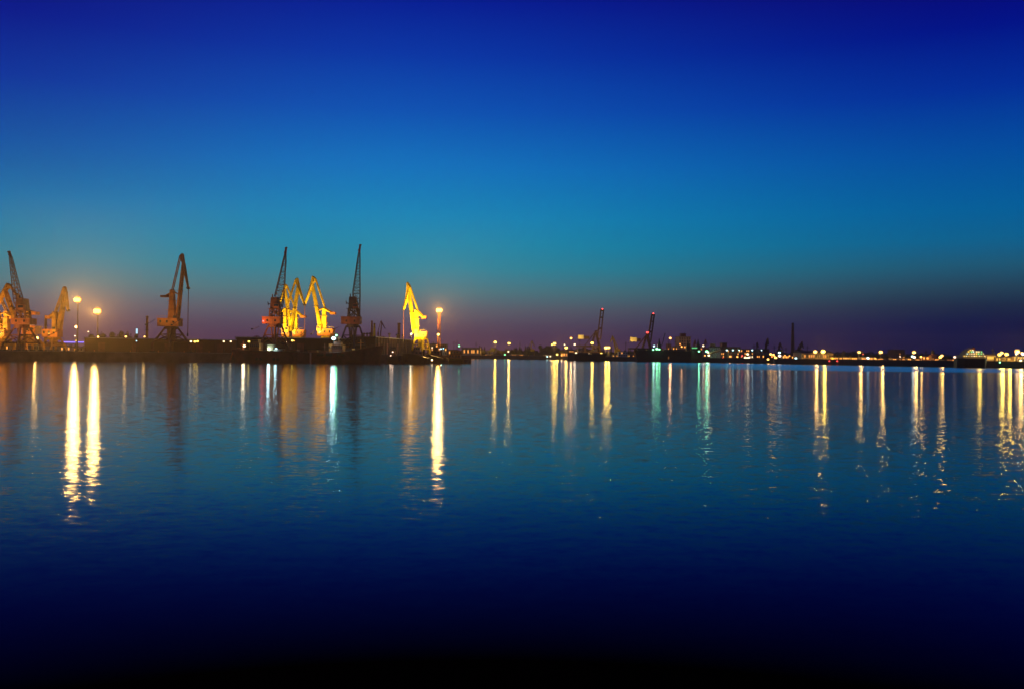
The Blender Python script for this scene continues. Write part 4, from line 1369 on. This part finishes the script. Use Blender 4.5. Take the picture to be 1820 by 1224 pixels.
part_box(sE, 1184.5, 1185.7, 633.5, 637.5, YK, -10.2, -9.9, 'hull_hatch', glow('O', 0.3))
# ferry
YF = 585
sF, LF, shF = ship(1698, 1754, YF, 14, [636.5, 637, 637, 637, 636.5, 635.5], HBK, 'ferry with stacked white-lit decks above a black hull, near the right edge', name='ferry', bow=1)
tiers = [(1705, 1744.5, 631, 637, 9), (1711, 1743, 627, 631, 8), (1714, 1741, 623.5, 627, 6), (1718, 1726, 621, 623.5, 2)]
for k, (a, b_, yt, yb, nw) in enumerate(tiers):
    o = part_box(sF, a, b_, yt, yb, YF, -4.5 + 0.5 * k, 4.5 - 0.5 * k, 'deck_tier', HWH)
    for i in range(nw):
        px = a + (b_ - a) * (i + 0.5 + rnd.uniform(-0.2, 0.2)) / nw
        xx = XW(px, YF) - sF.location.x
        c = rnd.choice('WWGYC') if k else rnd.choice('WYWG')
        MB().ball((xx, -5.0 + 0.5 * k, zat(px, yt + 1.3, YF)), rnd.uniform(0.2, 0.38), sx=1.5).build('deck_lamp', glow(c, 2), o)
part_box(sF, 1728, 1731.5, 618, 623.5, YF, -1, 1, 'funnel', ORC)
part_pole(sF, 1721.5, 617.5, 621, YF, 0.15, 'mast', HWH, 1)
lamp_light(sF, (0, -11, 14), 1300, 'Y', 1.0)
# small green buoy-like light float and white one in the water
for px, y, Y, c, lab in ((767.8, 641.8, 462, 'W', 'small floating buoy with a white light in front of the tugs'),):
    t = thing('buoy', (XW(px, Y), Y, 0), lab, 'buoy')
    MB().tube((0, 0, -0.4), (0, 0, 0.5), 0.8, 0.6, 12).tube((0, 0, 0.5), (0, 0, 1.6), 0.3, 0.12, 8).build('float', DKR, t)
    MB().ball((0, 0, 1.9), 0.42).build('lamp_glass', glow(c, 5), t)
#@@
# ------------------------------------------------------------------ lamps
def lamp(px, py, Y, kind, c, r, power, label, zb=GZ, es=None):
    """kind: mast = high mast with a crown of floodlights, pole = street lamp, wall = small lamp on a short bracket pole"""
    z = zat(px, py, Y)
    x = XW(px, Y)
    x = W(px, py, Y).x
    h = z - zb
    es = es or {'S': 5, 'Y': 5.5, 'O': 3.5, 'W': 3.5, 'G': 5, 'R': 3, 'B': 3}.get(c, 4)
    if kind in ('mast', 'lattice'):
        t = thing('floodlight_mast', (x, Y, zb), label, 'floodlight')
        if kind == 'lattice':
            q = MB()
            lattice(q, (0, 0.9, 0), (0, 0.9, h - 0.8), 1.0, 1.0, 0.55, 0.55, 13, 0.26, 0.14)
            q.build('lattice_frame', ORG, t)
        else:
            MB().tube((0, 0.9, 0), (0, 0.9, h + 0.4), 0.42, 0.2, 10).build('pole', DKS, t)
        rg = MB()
        n = 5
        for k in range(10):
            a0, a1 = 2 * math.pi * k / 10, 2 * math.pi * (k + 1) / 10
            rg.bar((r * 0.8 * math.cos(a0), 0.9 + r * 0.8 * math.sin(a0), 0.3 + h), (r * 0.8 * math.cos(a1), 0.9 + r * 0.8 * math.sin(a1), 0.3 + h), 0.14)
        rg.bar((-r * 0.8, 0.9, 0.3 + h), (r * 0.8, 0.9, 0.3 + h), 0.14).bar((0, 0.9 - r * 0.8, 0.3 + h), (0, 0.9 + r * 0.8, 0.3 + h), 0.14)
        rg.build('lamp_ring', DKS, t)
        # glowing orange disc behind the glasses, added as a halo round the lamp
        MB().ball((0, 0.75, h), r * 1.2, sy=0.25, n=14).build('halo_disc', glow('O' if c == 'S' else 'D', 0.62), t)
        for k in range(n):
            a = -math.pi / 2 + (k - (n - 1) / 2) * 0.62
            cx, cy = r * 0.62 * math.cos(a), 0.5 + r * 0.62 * math.sin(a)
            f = MB().box((cx, cy + 0.25, h + 0.1), (0.7, 0.5, 0.9), a + math.pi / 2).build('floodlight_housing', DKS, t)
            MB().ball((cx, cy - 0.32, h - 0.05), r * 0.52, sy=0.6, sz=1.25).build('lamp_glass', glow(c, es), f)
    else:
        nm, cat = ('street_lamp', 'lamp') if kind == 'pole' else ('yard_lamp', 'lamp')
        t = thing(nm, (x, Y, zb), label, cat)
        q = MB().tube((0, 0.7, 0), (0, 0.7, h + 0.3), 0.16 + 0.008 * h, 0.1, 8).bar((0, 0.7, h + 0.25), (0, 0, h + 0.3), 0.12)
        q.build('pole', DKS, t)
        hd = MB().box((0, 0, h + 0.28 + r * 0.5), (max(0.5, r * 1.1), 0.8, 0.2)).build('lamp_head', DKS, t)
        MB().ball((0, -0.05, h), r, sy=0.7, sz=0.75).build('lamp_glass', glow(c, es), hd)
    if power > 150000:
        # floodlights all face the water side: nothing spills back on the mast
        lamp_light(t, (0, -2.2, h), power * LP, c, 0.9, ((-x / Y, -1, -0.06), 62))
    elif power:
        lamp_light(t, (0, -r - (3.0 if kind in ('mast', 'lattice') else 0.7), h - (0.6 if kind in ('mast', 'lattice') else 0.2)), power * LP, c, 0.45 + r * 0.3)
    return t


LP = 1.0
HAZE = 0.00012
LAMPS = [
    (137.2, 532.8, 494, 'mast', 'S', 1.7, 462442, 'tallest blazing orange floodlight mast, right of the yellow crane at left'),
    (172.6, 553, 492, 'mast', 'S', 1.8, 524101, 'blazing orange floodlight mast standing over the left end of the long brown shed'),
    (135.7, 581, 500, 'pole', 'S', 0.9, 9000, 'orange lamp halfway up, straight below the tallest floodlight'),
    (157, 589.4, 640, 'pole', 'W', 0.5, 0, 'small white lamp between the two blazing floodlights, just above the shed corner'),
    (133.3, 597, 540, 'wall', 'P', 0.45, 0, 'dim pinkish lamp below the orange lamp on the same bearing, upper of a close pair'),
    (134.6, 605, 545, 'wall', 'Y', 0.4, 0, 'dim yellow lamp just over the violet light strip'),
    (66.4, 600.7, 455, 'pole', 'S', 0.75, 8400, 'bright yellow-orange lamp right of the leftmost lattice crane legs'),
    (68.2, 589.8, 560, 'pole', 'C', 0.5, 0, 'small bluish white lamp above the bright yellow-orange lamp at left'),
    (34.8, 605.4, 500, 'wall', 'B', 0.55, 0, 'small deep blue lamp seen through the leftmost lattice crane'),
    (58.6, 610.8, 500, 'wall', 'V', 0.4, 0, 'faint pale blue lamp low beside the leftmost crane leg'),
    (223.8, 598.2, 497, 'pole', 'S', 0.6, 315, 'white-orange lamp on the roof edge of the long brown shed, left of the blue panel'),
    (174.5, 598.6, 491, 'wall', 'S', 0.5, 2500, 'low wide lamp on the shed roof edge straight under the blazing floodlight'),
    (257, 598.2, 482, 'pole', 'S', 0.45, 157, 'small lamp at the roof edge beside the base of the reddish chimney'),
    (242.6, 605.7, 477, 'wall', 'V', 0.3, 0, 'faint lamp on the shed wall under the blue panel'),
    (339.4, 606.7, 487, 'wall', 'W', 0.6, 37, 'lone leftmost of three lamps on the brown shed wall, right of the crane legs'),
    (346.4, 607, 488, 'wall', 'Y', 0.6, 25, 'middle lamp of three on the brown shed wall'),
    (351, 606.3, 488.5, 'wall', 'Y', 0.6, 25, 'right lamp of three on the brown shed wall, touching its neighbour'),
    (397.7, 606.7, 494, 'wall', 'W', 0.5, 31, 'single lamp near the right end of the brown shed wall'),
    (410.2, 606.7, 495, 'wall', 'W', 0.5, 31, 'last lamp at the right end of the brown shed wall'),
    (442.5, 606.9, 502, 'wall', 'Y', 0.6, 42, 'yellow lamp on the dark shed wall, above and right of the ship bow lamp'),
    (510.4, 607.6, 511, 'wall', 'W', 0.55, 31, 'lamp on the dark shed wall, right foot of the crane with the red lamp'),
    (519.6, 605.2, 512, 'wall', 'Y', 0.6, 42, 'brighter lamp on the dark shed wall, right of the crane foot'),
    (523, 605.6, 512.5, 'wall', 'O', 0.35, 0, 'tiny orange lamp touching the brighter lamp on the dark shed wall'),
    (434.3, 614.7, 447, 'deck', 'W', 0.75, 684, 'white lamp with a greenish tinge on the bow deck of the left red ship'),
    (478.4, 620, 445, 'deck', 'C', 0.6, 780, 'left of two white lamps amidships on the left red ship'),
    (490.8, 620, 445, 'deck', 'C', 0.65, 960, 'right of two white lamps amidships on the left red ship'),
    (593, 601.4, 455, 'deck', 'C', 1.1, 2880, 'very bright greenish white lamp above the wheelhouse of the right red ship'),
    (598, 596, 458, 'deck', 'G', 0.6, 600, 'small green-white lamp just above the very bright ship lamp'),
    (780.6, 551.4, 560, 'lattice', 'S', 1.7, 369953, 'starry orange floodlight on the lattice mast right of the brightest crane'),
    (779.2, 594.5, 556, 'wall2', 'Y', 0.85, 5000, 'yellow lamp low down in front of the lattice lamp mast'),
    (731.2, 593.5, 556, 'pole', 'W', 0.7, 800, 'white lamp at the left foot of the brightest yellow crane'),
    (783, 620, 590, 'wall', 'C', 0.65, 1500, 'cyan-white lamp on the harbour office front'),
    (788, 619, 590, 'wall', 'V', 0.35, 0, 'dim bluish lamp right of the cyan-white office lamp'),
    (768, 617.5, 590, 'wall', 'P', 0.35, 0, 'faint pink lamp on the harbour office front'),
    (815.9, 614.7, 600, 'pole', 'G', 0.55, 0, 'small green light on a pole above the orange barge house'),
    (698, 625, 463, 'deck', 'P', 0.35, 60, 'upper pinkish deck lamp on the small tug'),
    (694.5, 631.5, 462, 'deck', 'P', 0.3, 40, 'lower pinkish lamp on the small tug'),
    (707.5, 630, 470, 'wall3', 'P', 0.35, 60, 'pinkish lamp between the small tug and the black tug'),
    (880.2, 608, 1230, 'mast', 'Y', 1.6, 26877, 'bright yellow floodlight over the trees, leftmost across the water'),
    (904.9, 610, 1230, 'mast', 'Y', 1.5, 15230, 'yellow floodlight over the trees, second from the left across the water'),
    (903.6, 624.4, 1210, 'pole', 'W', 1.1, 790, 'small white lamp below the second yellow floodlight across the water'),
    (897.4, 629.7, 1190, 'pole', 'G', 0.9, 47, 'small pale green lamp low on the far shore'),
    (972.5, 633.3, 1134, 'pole', 'C', 0.9, 94, 'tiny bluish white lamp beside the boat house'),
    (978, 632.9, 1133, 'pole', 'W', 0.9, 158, 'tiny warm lamp at the right end of the boat house'),
    (985.6, 610.3, 1180, 'mast', 'Y', 1.7, 25085, 'bright yellow mast lamp at the right edge of the dark wood'),
    (981.2, 612.4, 1190, 'pole', 'Y', 1.1, 1317, 'smaller lamp touching the bright yellow mast lamp at the wood edge'),
    (1006.3, 617.7, 1100, 'mast', 'Y', 1.6, 11288, 'bright yellow lamp over the glowing orange building'),
    (1003.3, 612.4, 1150, 'pole', 'W', 0.9, 236, 'small pale lamp just above the lamp over the orange building'),
    (1015, 600.9, 1120, 'mast', 'O', 1.3, 10750, 'highest orange lamp left of the left container crane'),
    (1021.4, 612, 1100, 'pole', 'W', 1.2, 1106, 'ringed white lamp below and right of the highest orange lamp'),
    (990.2, 629.5, 1125, 'pole', 'Y', 1.3, 2371, 'low yellow lamp left of the glowing orange building'),
    (998.2, 631.2, 1120, 'pole', 'O', 0.9, 658, 'dim orange lamp in front of the glowing orange building'),
    (1016.6, 627, 1000, 'pole', 'W', 1, 921, 'left lamp of the first low pair over the dark ship'),
    (1024, 627, 1000, 'pole', 'W', 1.3, 1448, 'right, brighter lamp of the first low pair over the dark ship'),
    (1047.5, 627.4, 988, 'pole', 'W', 0.9, 658, 'left lamp of the second low pair, at the foot of the container crane'),
    (1051.6, 627.4, 988, 'pole', 'Y', 1.1, 921, 'right lamp of the second low pair, at the foot of the container crane'),
    (1052.4, 609.4, 980, 'mast', 'Y', 1.4, 11288, 'yellow lamp shining beneath the girder of the left container crane'),
    (1068.9, 627.6, 985, 'pole', 'Y', 1.1, 1185, 'low lamp at the right leg of the left container crane'),
    (1076.6, 617.6, 990, 'mast', 'Y', 1.5, 18813, 'left lamp of the bright pair between the two container cranes'),
    (1081.7, 617.4, 992, 'mast', 'Y', 1.4, 13438, 'right lamp of the bright pair between the two container cranes'),
    (1162.4, 614.9, 875, 'deck2', 'C', 0.9, 394, 'upper white lamp of the group over the black bulk carrier'),
    (1160.8, 621, 850, 'deck2', 'G', 0.8, 362, 'lower left green-rimmed lamp on the black bulk carrier'),
    (1167.4, 619.8, 850, 'deck2', 'G', 1.2, 724, 'largest green-white lamp on the black bulk carrier'),
    (1171.8, 620.6, 850, 'deck2', 'G', 0.9, 507, 'right lamp of the green group on the black bulk carrier, by its first mast house'),
    (1191.3, 600.9, 1030, 'pole', 'O', 1.5, 3952, 'ringed orange lamp high above the middle of the black bulk carrier'),
    (1211.5, 616, 1050, 'pole', 'O', 1, 632, 'orange lamp on the foot of the tall concrete tower'),
    (1235, 620.6, 950, 'pole', 'O', 1, 368, 'orange lamp left of the last mast house of the bulk carrier'),
    (1249.8, 614.6, 930, 'pole', 'W', 1, 368, 'warm white lamp above the green-lit loading berth'),
    (1242.3, 624, 850, 'deck3', 'G', 0.9, 869, 'green lamp right at the stern of the black bulk carrier'),
    (1256, 624, 895, 'pole', 'G', 1.4, 2108, 'brightest green-white lamp at the loading berth'),
    (1258.8, 626, 893, 'pole', 'W', 0.9, 210, 'white lamp touching the brightest berth lamp'),
    (1252.8, 631.5, 890, 'pole', 'O', 0.8, 158, 'small orange lamp low on the loading berth'),
    (1259.7, 631, 888, 'pole', 'W', 1.2, 632, 'wide warm lamp low at the foot of the conveyor'),
    (1291.8, 622, 905, 'wall', 'C', 0.8, 63, 'first pale lamp under the roof of the long grain store'),
    (1302.5, 622, 905, 'wall', 'C', 0.8, 63, 'second pale lamp under the roof of the long grain store'),
    (1313.7, 622, 905, 'wall', 'C', 0.6, 31, 'faint third pale lamp under the roof of the long grain store'),
    (1337, 622, 905, 'wall', 'C', 0.8, 63, 'pale lamp under the roof of the lower brown warehouse'),
    (1353.5, 622, 905, 'wall', 'C', 0.6, 31, 'pale lamp at the right corner of the lower brown warehouse'),
    (1328.8, 629, 892, 'pole', 'W', 1.3, 176, 'top lamp of the dazzling white cluster before the grain store'),
    (1324.5, 635.5, 886, 'pole', 'W', 1.3, 101, 'lower left lamp of the dazzling white cluster before the grain store'),
    (1328.2, 635.8, 885, 'pole', 'W', 1.4, 101, 'lower middle lamp of the dazzling white cluster'),
    (1331.5, 634.5, 886, 'pole', 'P', 1, 29, 'right lamp of the dazzling white cluster, slightly pink'),
    (1310.5, 633.5, 886, 'pole', 'O', 1, 75, 'orange lamp left of the dazzling white cluster'),
    (1297.5, 633, 884, 'pole', 'O', 0.9, 379, 'orange lamp in front of the ochre loading bay'),
    (1319, 632, 889, 'pole', 'R', 0.9, 47, 'red lamp in the yard left of the dazzling white cluster'),
    (1284.5, 636, 884, 'pole', 'R', 0.7, 47, 'dull red lamp low at the left end of the grain store yard'),
    (1365, 638, 835, 'pole', 'S', 1.1, 158, 'low orange lamp by the waterside left of the lamp cluster under the small cranes'),
    (1369.7, 629, 840, 'pole', 'S', 1.2, 221, 'tall oval orange lamp, leftmost of the cluster under the small cranes'),
    (1374.7, 630, 838, 'pole', 'S', 1, 158, 'second orange lamp of the cluster under the small cranes'),
    (1376.5, 632.5, 830, 'pole', 'O', 0.8, 63, 'small lamp in the middle of the cluster under the small cranes'),
    (1378.6, 635.4, 828, 'pole', 'S', 1.3, 221, 'large orange lamp low in the cluster under the small cranes'),
    (1378.6, 639.3, 815, 'pole', 'W', 0.9, 94, 'lowest lamp of the cluster under the small cranes'),
    (1385.2, 626.4, 840, 'pole', 'C', 1.2, 113, 'cyan lamp below the small dark red crane'),
    (1385.7, 632, 835, 'pole', 'P', 1.4, 113, 'pinkish white lamp under the cyan lamp'),
    (1392.6, 639.3, 808, 'pole', 'S', 1.3, 221, 'orange lamp low by the water left of the slim chimney'),
    (1398.6, 639, 805, 'pole', 'O', 0.8, 75, 'small orange lamp next to the low lamp left of the slim chimney'),
    (1395, 631.3, 820, 'pole', 'O', 0.7, 50, 'dim orange lamp above the packing house'),
    (1403, 632, 820, 'pole', 'O', 0.7, 50, 'dim orange lamp at the foot of the slim chimney'),
    (1414.6, 636.4, 800, 'pole', 'C', 1.1, 67, 'cyan-white lamp right of the slim chimney'),
    (1449, 624.7, 775, 'mast', 'S', 1.4, 11857, 'left of the bright orange pair before the broad hall'),
    (1463, 624.3, 770, 'mast', 'Y', 1.6, 26350, 'right, starry lamp of the bright orange pair before the broad hall'),
    (1474, 641, 748, 'pole', 'R', 0.7, 5, 'left of two small red lamps near the water'),
    (1487.9, 641, 743, 'pole', 'R', 0.7, 5, 'right of two small red lamps near the water'),
    (1527, 625.4, 750, 'mast', 'S', 1.1, 5270, 'lone orange mast lamp with a small pink light beside it'),
    (1533.9, 629, 752, 'pole', 'R', 0.5, 1, 'faint pink light beside the lone orange mast lamp'),
    (1542.6, 635.7, 735, 'pole', 'V', 1.1, 56, 'bluish white lamp with a green rim between two orange mast lamps'),
    (1555.4, 636.4, 733, 'pole', 'O', 0.8, 63, 'dim orange lamp right of the bluish white one'),
    (1565.4, 625.3, 735, 'mast', 'S', 1.3, 7905, 'lone bright orange mast lamp left of the brown apartment block'),
    (1585, 640, 715, 'pole', 'V', 0.55, 12, 'left blue-white lamp at the kiosk'),
    (1595.3, 641, 712, 'pole', 'V', 0.6, 12, 'small blue-white lamp below the bright ochre boathouse'),
    (1599.7, 633.3, 712, 'pole', 'P', 0.5, 7, 'small pale lamp in front of the apartment block'),
    (1624.6, 625.8, 700, 'mast', 'S', 1.2, 7246, 'top orange lamp of the triple cluster right of the apartment block'),
    (1621.7, 633, 698, 'pole', 'C', 1, 236, 'cyan lamp of the triple cluster'),
    (1625, 634.3, 697, 'pole', 'P', 1.1, 56, 'whitish lower lamp of the triple cluster'),
    (1636.9, 633.8, 695, 'pole', 'S', 0.8, 921, 'warm lamp right of the triple cluster'),
    (1674, 631.7, 672, 'pole', 'S', 1.1, 1209, 'upper lamp of the touching pair right of the domed church'),
    (1671, 634.4, 671, 'pole', 'Y', 1.1, 223, 'lower lamp of the touching pair right of the domed church'),
    (1696.7, 634.3, 655, 'pole', 'P', 1, 21, 'single pinkish white lamp left of the ferry'),
    (1776.4, 629.8, 608, 'mast', 'Y', 1, 5425, 'lower left lamp of the three over the yellow annex'),
    (1780.6, 626.8, 612, 'mast', 'S', 0.95, 5425, 'top lamp of the three over the yellow annex'),
    (1789.3, 629.3, 606, 'mast', 'Y', 1.1, 7052, 'right lamp of the three over the yellow annex'),
    (1808.3, 624.6, 602, 'mast', 'S', 1.4, 18987, 'big starry orange lamp near the right edge'),
    (1806, 628.8, 600, 'pole', 'W', 0.7, 186, 'small lamp just under the big starry lamp near the right edge'),
    (1818.5, 628.6, 598, 'mast', 'C', 0.86, 2790, 'pale lamp cut by the right edge'),
    (1814, 640.3, 592, 'pole', 'W', 0.9, 223, 'white waterside lamp near the right edge'),
    (1777, 643.5, 594, 'pole', 'G', 0.6, 186, 'small green lamp on the quay below the yellow annex'),
    (1802, 643.5, 592, 'pole', 'G', 0.5, 89, 'faint green lamp on the quay under the big starry lamp'),
]
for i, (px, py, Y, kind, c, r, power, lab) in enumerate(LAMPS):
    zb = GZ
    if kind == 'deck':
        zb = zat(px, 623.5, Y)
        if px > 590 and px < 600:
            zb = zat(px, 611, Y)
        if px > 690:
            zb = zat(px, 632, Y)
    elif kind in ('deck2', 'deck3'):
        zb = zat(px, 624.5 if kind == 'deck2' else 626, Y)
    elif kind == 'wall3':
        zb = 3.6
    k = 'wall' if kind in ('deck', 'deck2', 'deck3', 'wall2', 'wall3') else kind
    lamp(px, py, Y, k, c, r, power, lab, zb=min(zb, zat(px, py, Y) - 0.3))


# ------------------------------------------------------------------ trees
def crown_mesh(w, h, n, seed, conifer=False, leaf=0.5):
    r = random.Random(seed)
    q = MB()
    lumps = []
    if conifer:
        for k in range(9):
            z = h * (0.12 + 0.86 * k / 9)
            lumps.append((r.uniform(-.1, .1) * w, r.uniform(-.1, .1) * w, z, w * 0.5 * (1 - k / 9.5) + 0.2, h * 0.09))
    else:
        for k in range(9):
            a, d = r.uniform(0, 6.28), r.uniform(0.05, 0.32) * w
            lumps.append((d * math.cos(a), d * math.sin(a), h * r.uniform(0.42, 0.86), w * r.uniform(0.16, 0.28), h * r.uniform(0.12, 0.2)))
    for i in range(n):
        cx, cy, cz, rr, rz = lumps[i % len(lumps)]
        u = Vector((r.gauss(0, 1), r.gauss(0, 1), r.gauss(0, 1))).normalized() * r.uniform(0.55, 1.12)
        p = Vector((cx + u.x * rr, cy + u.y * rr, cz + u.z * rz))
        a = Vector((r.gauss(0, 1), r.gauss(0, 1), r.gauss(0, 1))).normalized() * leaf * r.uniform(0.6, 1.3)
        b_ = a.orthogonal().normalized() * leaf * r.uniform(0.4, 0.9)
        k = len(q.v)
        q.v += [tuple(p - a), tuple(p + b_), tuple(p + a), tuple(p - b_)]
        q.f.append((k, k + 1, k + 2, k + 3))
    return q


protos = {}


def tree(px, ytop, Y, wpx, kind, label, group, zb=GZ, seed=0):
    """kind: b bushy, c conifer; crown prototypes are unit size and scaled per tree"""
    key = kind + str(seed % 3)
    h = zat(px, ytop, Y) - zb
    w = wpx * Y / F
    mm = FOL if kind == 'b' else FOD
    if key not in protos:
        cm = crown_mesh(10, 12, 520, seed % 3 + (5 if kind == 'c' else 0), kind == 'c', 0.55)
        co = cm.build('crown', mm)
        tk = MB().tube((0, 0, -0.2), (0.2, 0, 5.5), 0.4, 0.22, 7).bar((0.1, 0, 4), (2.2, 0.8, 7.5), 0.22).bar((0.1, 0, 4.2), (-2.0, -0.6, 7.8), 0.22).bar((0.2, 0, 5.3), (0.3, 0.3, 9), 0.25)
        to = tk.build('trunk', BAR)
        protos[key] = [co, to, False]
    co, to, used = protos[key]
    t = thing('pine_tree' if kind == 'c' else 'tree', (XW(px, Y), Y, zb), label, 'tree', group, rz=rnd.uniform(0, 6.28))
    t.scale = (w / 10, w / 10, h / 12)
    for o in (co, to):
        c = o if not used else o.copy()
        if used:
            C.objects.link(c)
        c.parent = t
    protos[key][2] = True
    return t


TR = []


def row(pxs, lo, hi, Y0, Y1, w0, w1, kind, label, group):
    for i, px in enumerate(pxs):
        TR.append((px + rnd.uniform(-0.8, 0.8), rnd.uniform(lo, hi), rnd.uniform(Y0, Y1), rnd.uniform(w0, w1), kind, ' '.join((label + ', ' + ORD[i] + ' of its row').split()) if len(label.split()) < 13 else label + ', ' + ORD[i], group))


row([858, 863, 868, 874, 880, 886, 891, 897, 902], 616, 623, 1235, 1290, 7, 11, 'b', 'rounded tree under the two leftmost yellow lamps', 'trees under the two yellow lamps')
row([852, 856, 861], 612.5, 617, 1300, 1340, 5, 7, 'c', 'dark conifer rising behind the long pale warehouse', 'conifers behind the pale warehouse')
row([909, 914, 918, 923, 927], 615, 621, 1250, 1300, 5, 8, 'c', 'dark conifer right of the second yellow lamp across the water', 'conifers right of the second yellow lamp')
row([934, 938, 941.5], 613.5, 617, 1215, 1230, 7, 9, 'c', 'tall black conifer just left of the small pale crane', 'black conifers left of the pale crane')
row([950, 955], 620, 624, 1240, 1270, 6, 8, 'c', 'lower dark conifer right of the small pale crane', 'low conifers right of the pale crane')
row([960, 964, 968.5, 973, 977, 981, 986, 990], 612.5, 617, 1215, 1260, 8, 11, 'b', 'tall dense tree of the dark wood beside the bright yellow mast lamp', 'dark wood left of the container cranes')
row([996, 1001, 1007, 1012], 620, 624, 1180, 1210, 6, 9, 'b', 'yellow-lit tree behind the glowing orange building', 'trees behind the orange building')
row([198, 204, 210, 216, 221, 227], 586, 592, 620, 660, 9, 14, 'b', 'broad glowing tree top over the brown shed, left of the blue panel', 'tree tops over the brown shed')
row([162, 169, 176, 184], 590, 594, 600, 640, 10, 13, 'b', 'tree top behind the shed right under the blazing floodlight', 'tree tops under the floodlight')
row([233, 239], 590, 592.5, 660, 680, 7, 9, 'b', 'small brown tree top left of the reddish chimney', 'tree tops by the chimney')
row([1086, 1111, 1117, 1121], 616, 622, 1010, 1060, 5, 8, 'c', 'pointed dark tree between the two container cranes', 'trees between the container cranes')
row([1484, 1488, 1492, 1497, 1502, 1507, 1511], 627, 631.5, 800, 830, 6, 9, 'b', 'orange-brown tree right of the broad lit hall', 'trees right of the broad hall')
row([1516, 1522, 1532, 1538, 1546, 1551, 1556, 1561, 1570, 1575, 1580, 1585], 628.5, 633, 790, 840, 6, 10, 'b', 'dark tree behind the low lit houses of the right shore', 'trees behind the low houses')
row([1611, 1615, 1619, 1631, 1642, 1646, 1651, 1663, 1667], 629.5, 633.5, 735, 780, 6, 9, 'b', 'dark tree between the apartment block and the twin lamps', 'trees around the church')
row([1678, 1683, 1688, 1693, 1699, 1704], 632, 635.5, 690, 730, 6, 9, 'b', 'dark tree behind the white lamp left of the ferry', 'trees left of the ferry')
row([1419, 1424, 1430], 627, 630, 850, 870, 6, 8, 'b', 'tree right of the tall slim chimney', 'trees by the slim chimney')
for i, a in enumerate(TR):
    tree(*a, seed=i)

# far wood along the whole horizon: one mass
r = random.Random(3)
q = MB()
for i in range(15000):
    Y = r.uniform(1750, 2100)
    px = r.uniform(-60, 1900) if i % 3 else r.uniform(820, 1900)
    x = XW(px, Y)
    hgt = 7 + 4 * math.sin(x * 0.011) + 3 * math.sin(x * 0.047 + 1) + 2 * math.sin(x * 0.19)
    z = GZ + r.uniform(0, 1) ** 0.7 * max(3, hgt)
    p = Vector((x, Y, z))
    a = Vector((r.gauss(0, 1), 0.3 * r.gauss(0, 1), r.gauss(0, 1))).normalized() * r.uniform(1.5, 3.4)
    b_ = Vector((a.z, 0, -a.x)) * 0.7
    k = len(q.v)
    q.v += [tuple(p - a), tuple(p + b_), tuple(p + a), tuple(p - b_)]
    q.f.append((k, k + 1, k + 2, k + 3))
tag(q.build('far_wood', FOD), kind='stuff')

# ------------------------------------------------------------------ haze
if HAZE:
    hz = MB().span(-1500, 1500, -40, 2300, -4, 66).build('haze', WM)
    hz.data.materials.clear()
    HM = D.materials.new('evening_haze')
    HM.use_nodes = True
    n, l = HM.node_tree.nodes, HM.node_tree.links
    n.remove(n['Principled BSDF'])
    v = n.new('ShaderNodeVolumePrincipled')
    v.inputs['Color'].default_value = (1.0, 0.8, 0.55, 1)
    v.inputs['Density'].default_value = HAZE
    v.inputs['Anisotropy'].default_value = 0.6
    l.new(v.outputs[0], n['Material Output'].inputs['Volume'])
    hz.data.materials.append(HM)
    hz['kind'] = 'stuff'
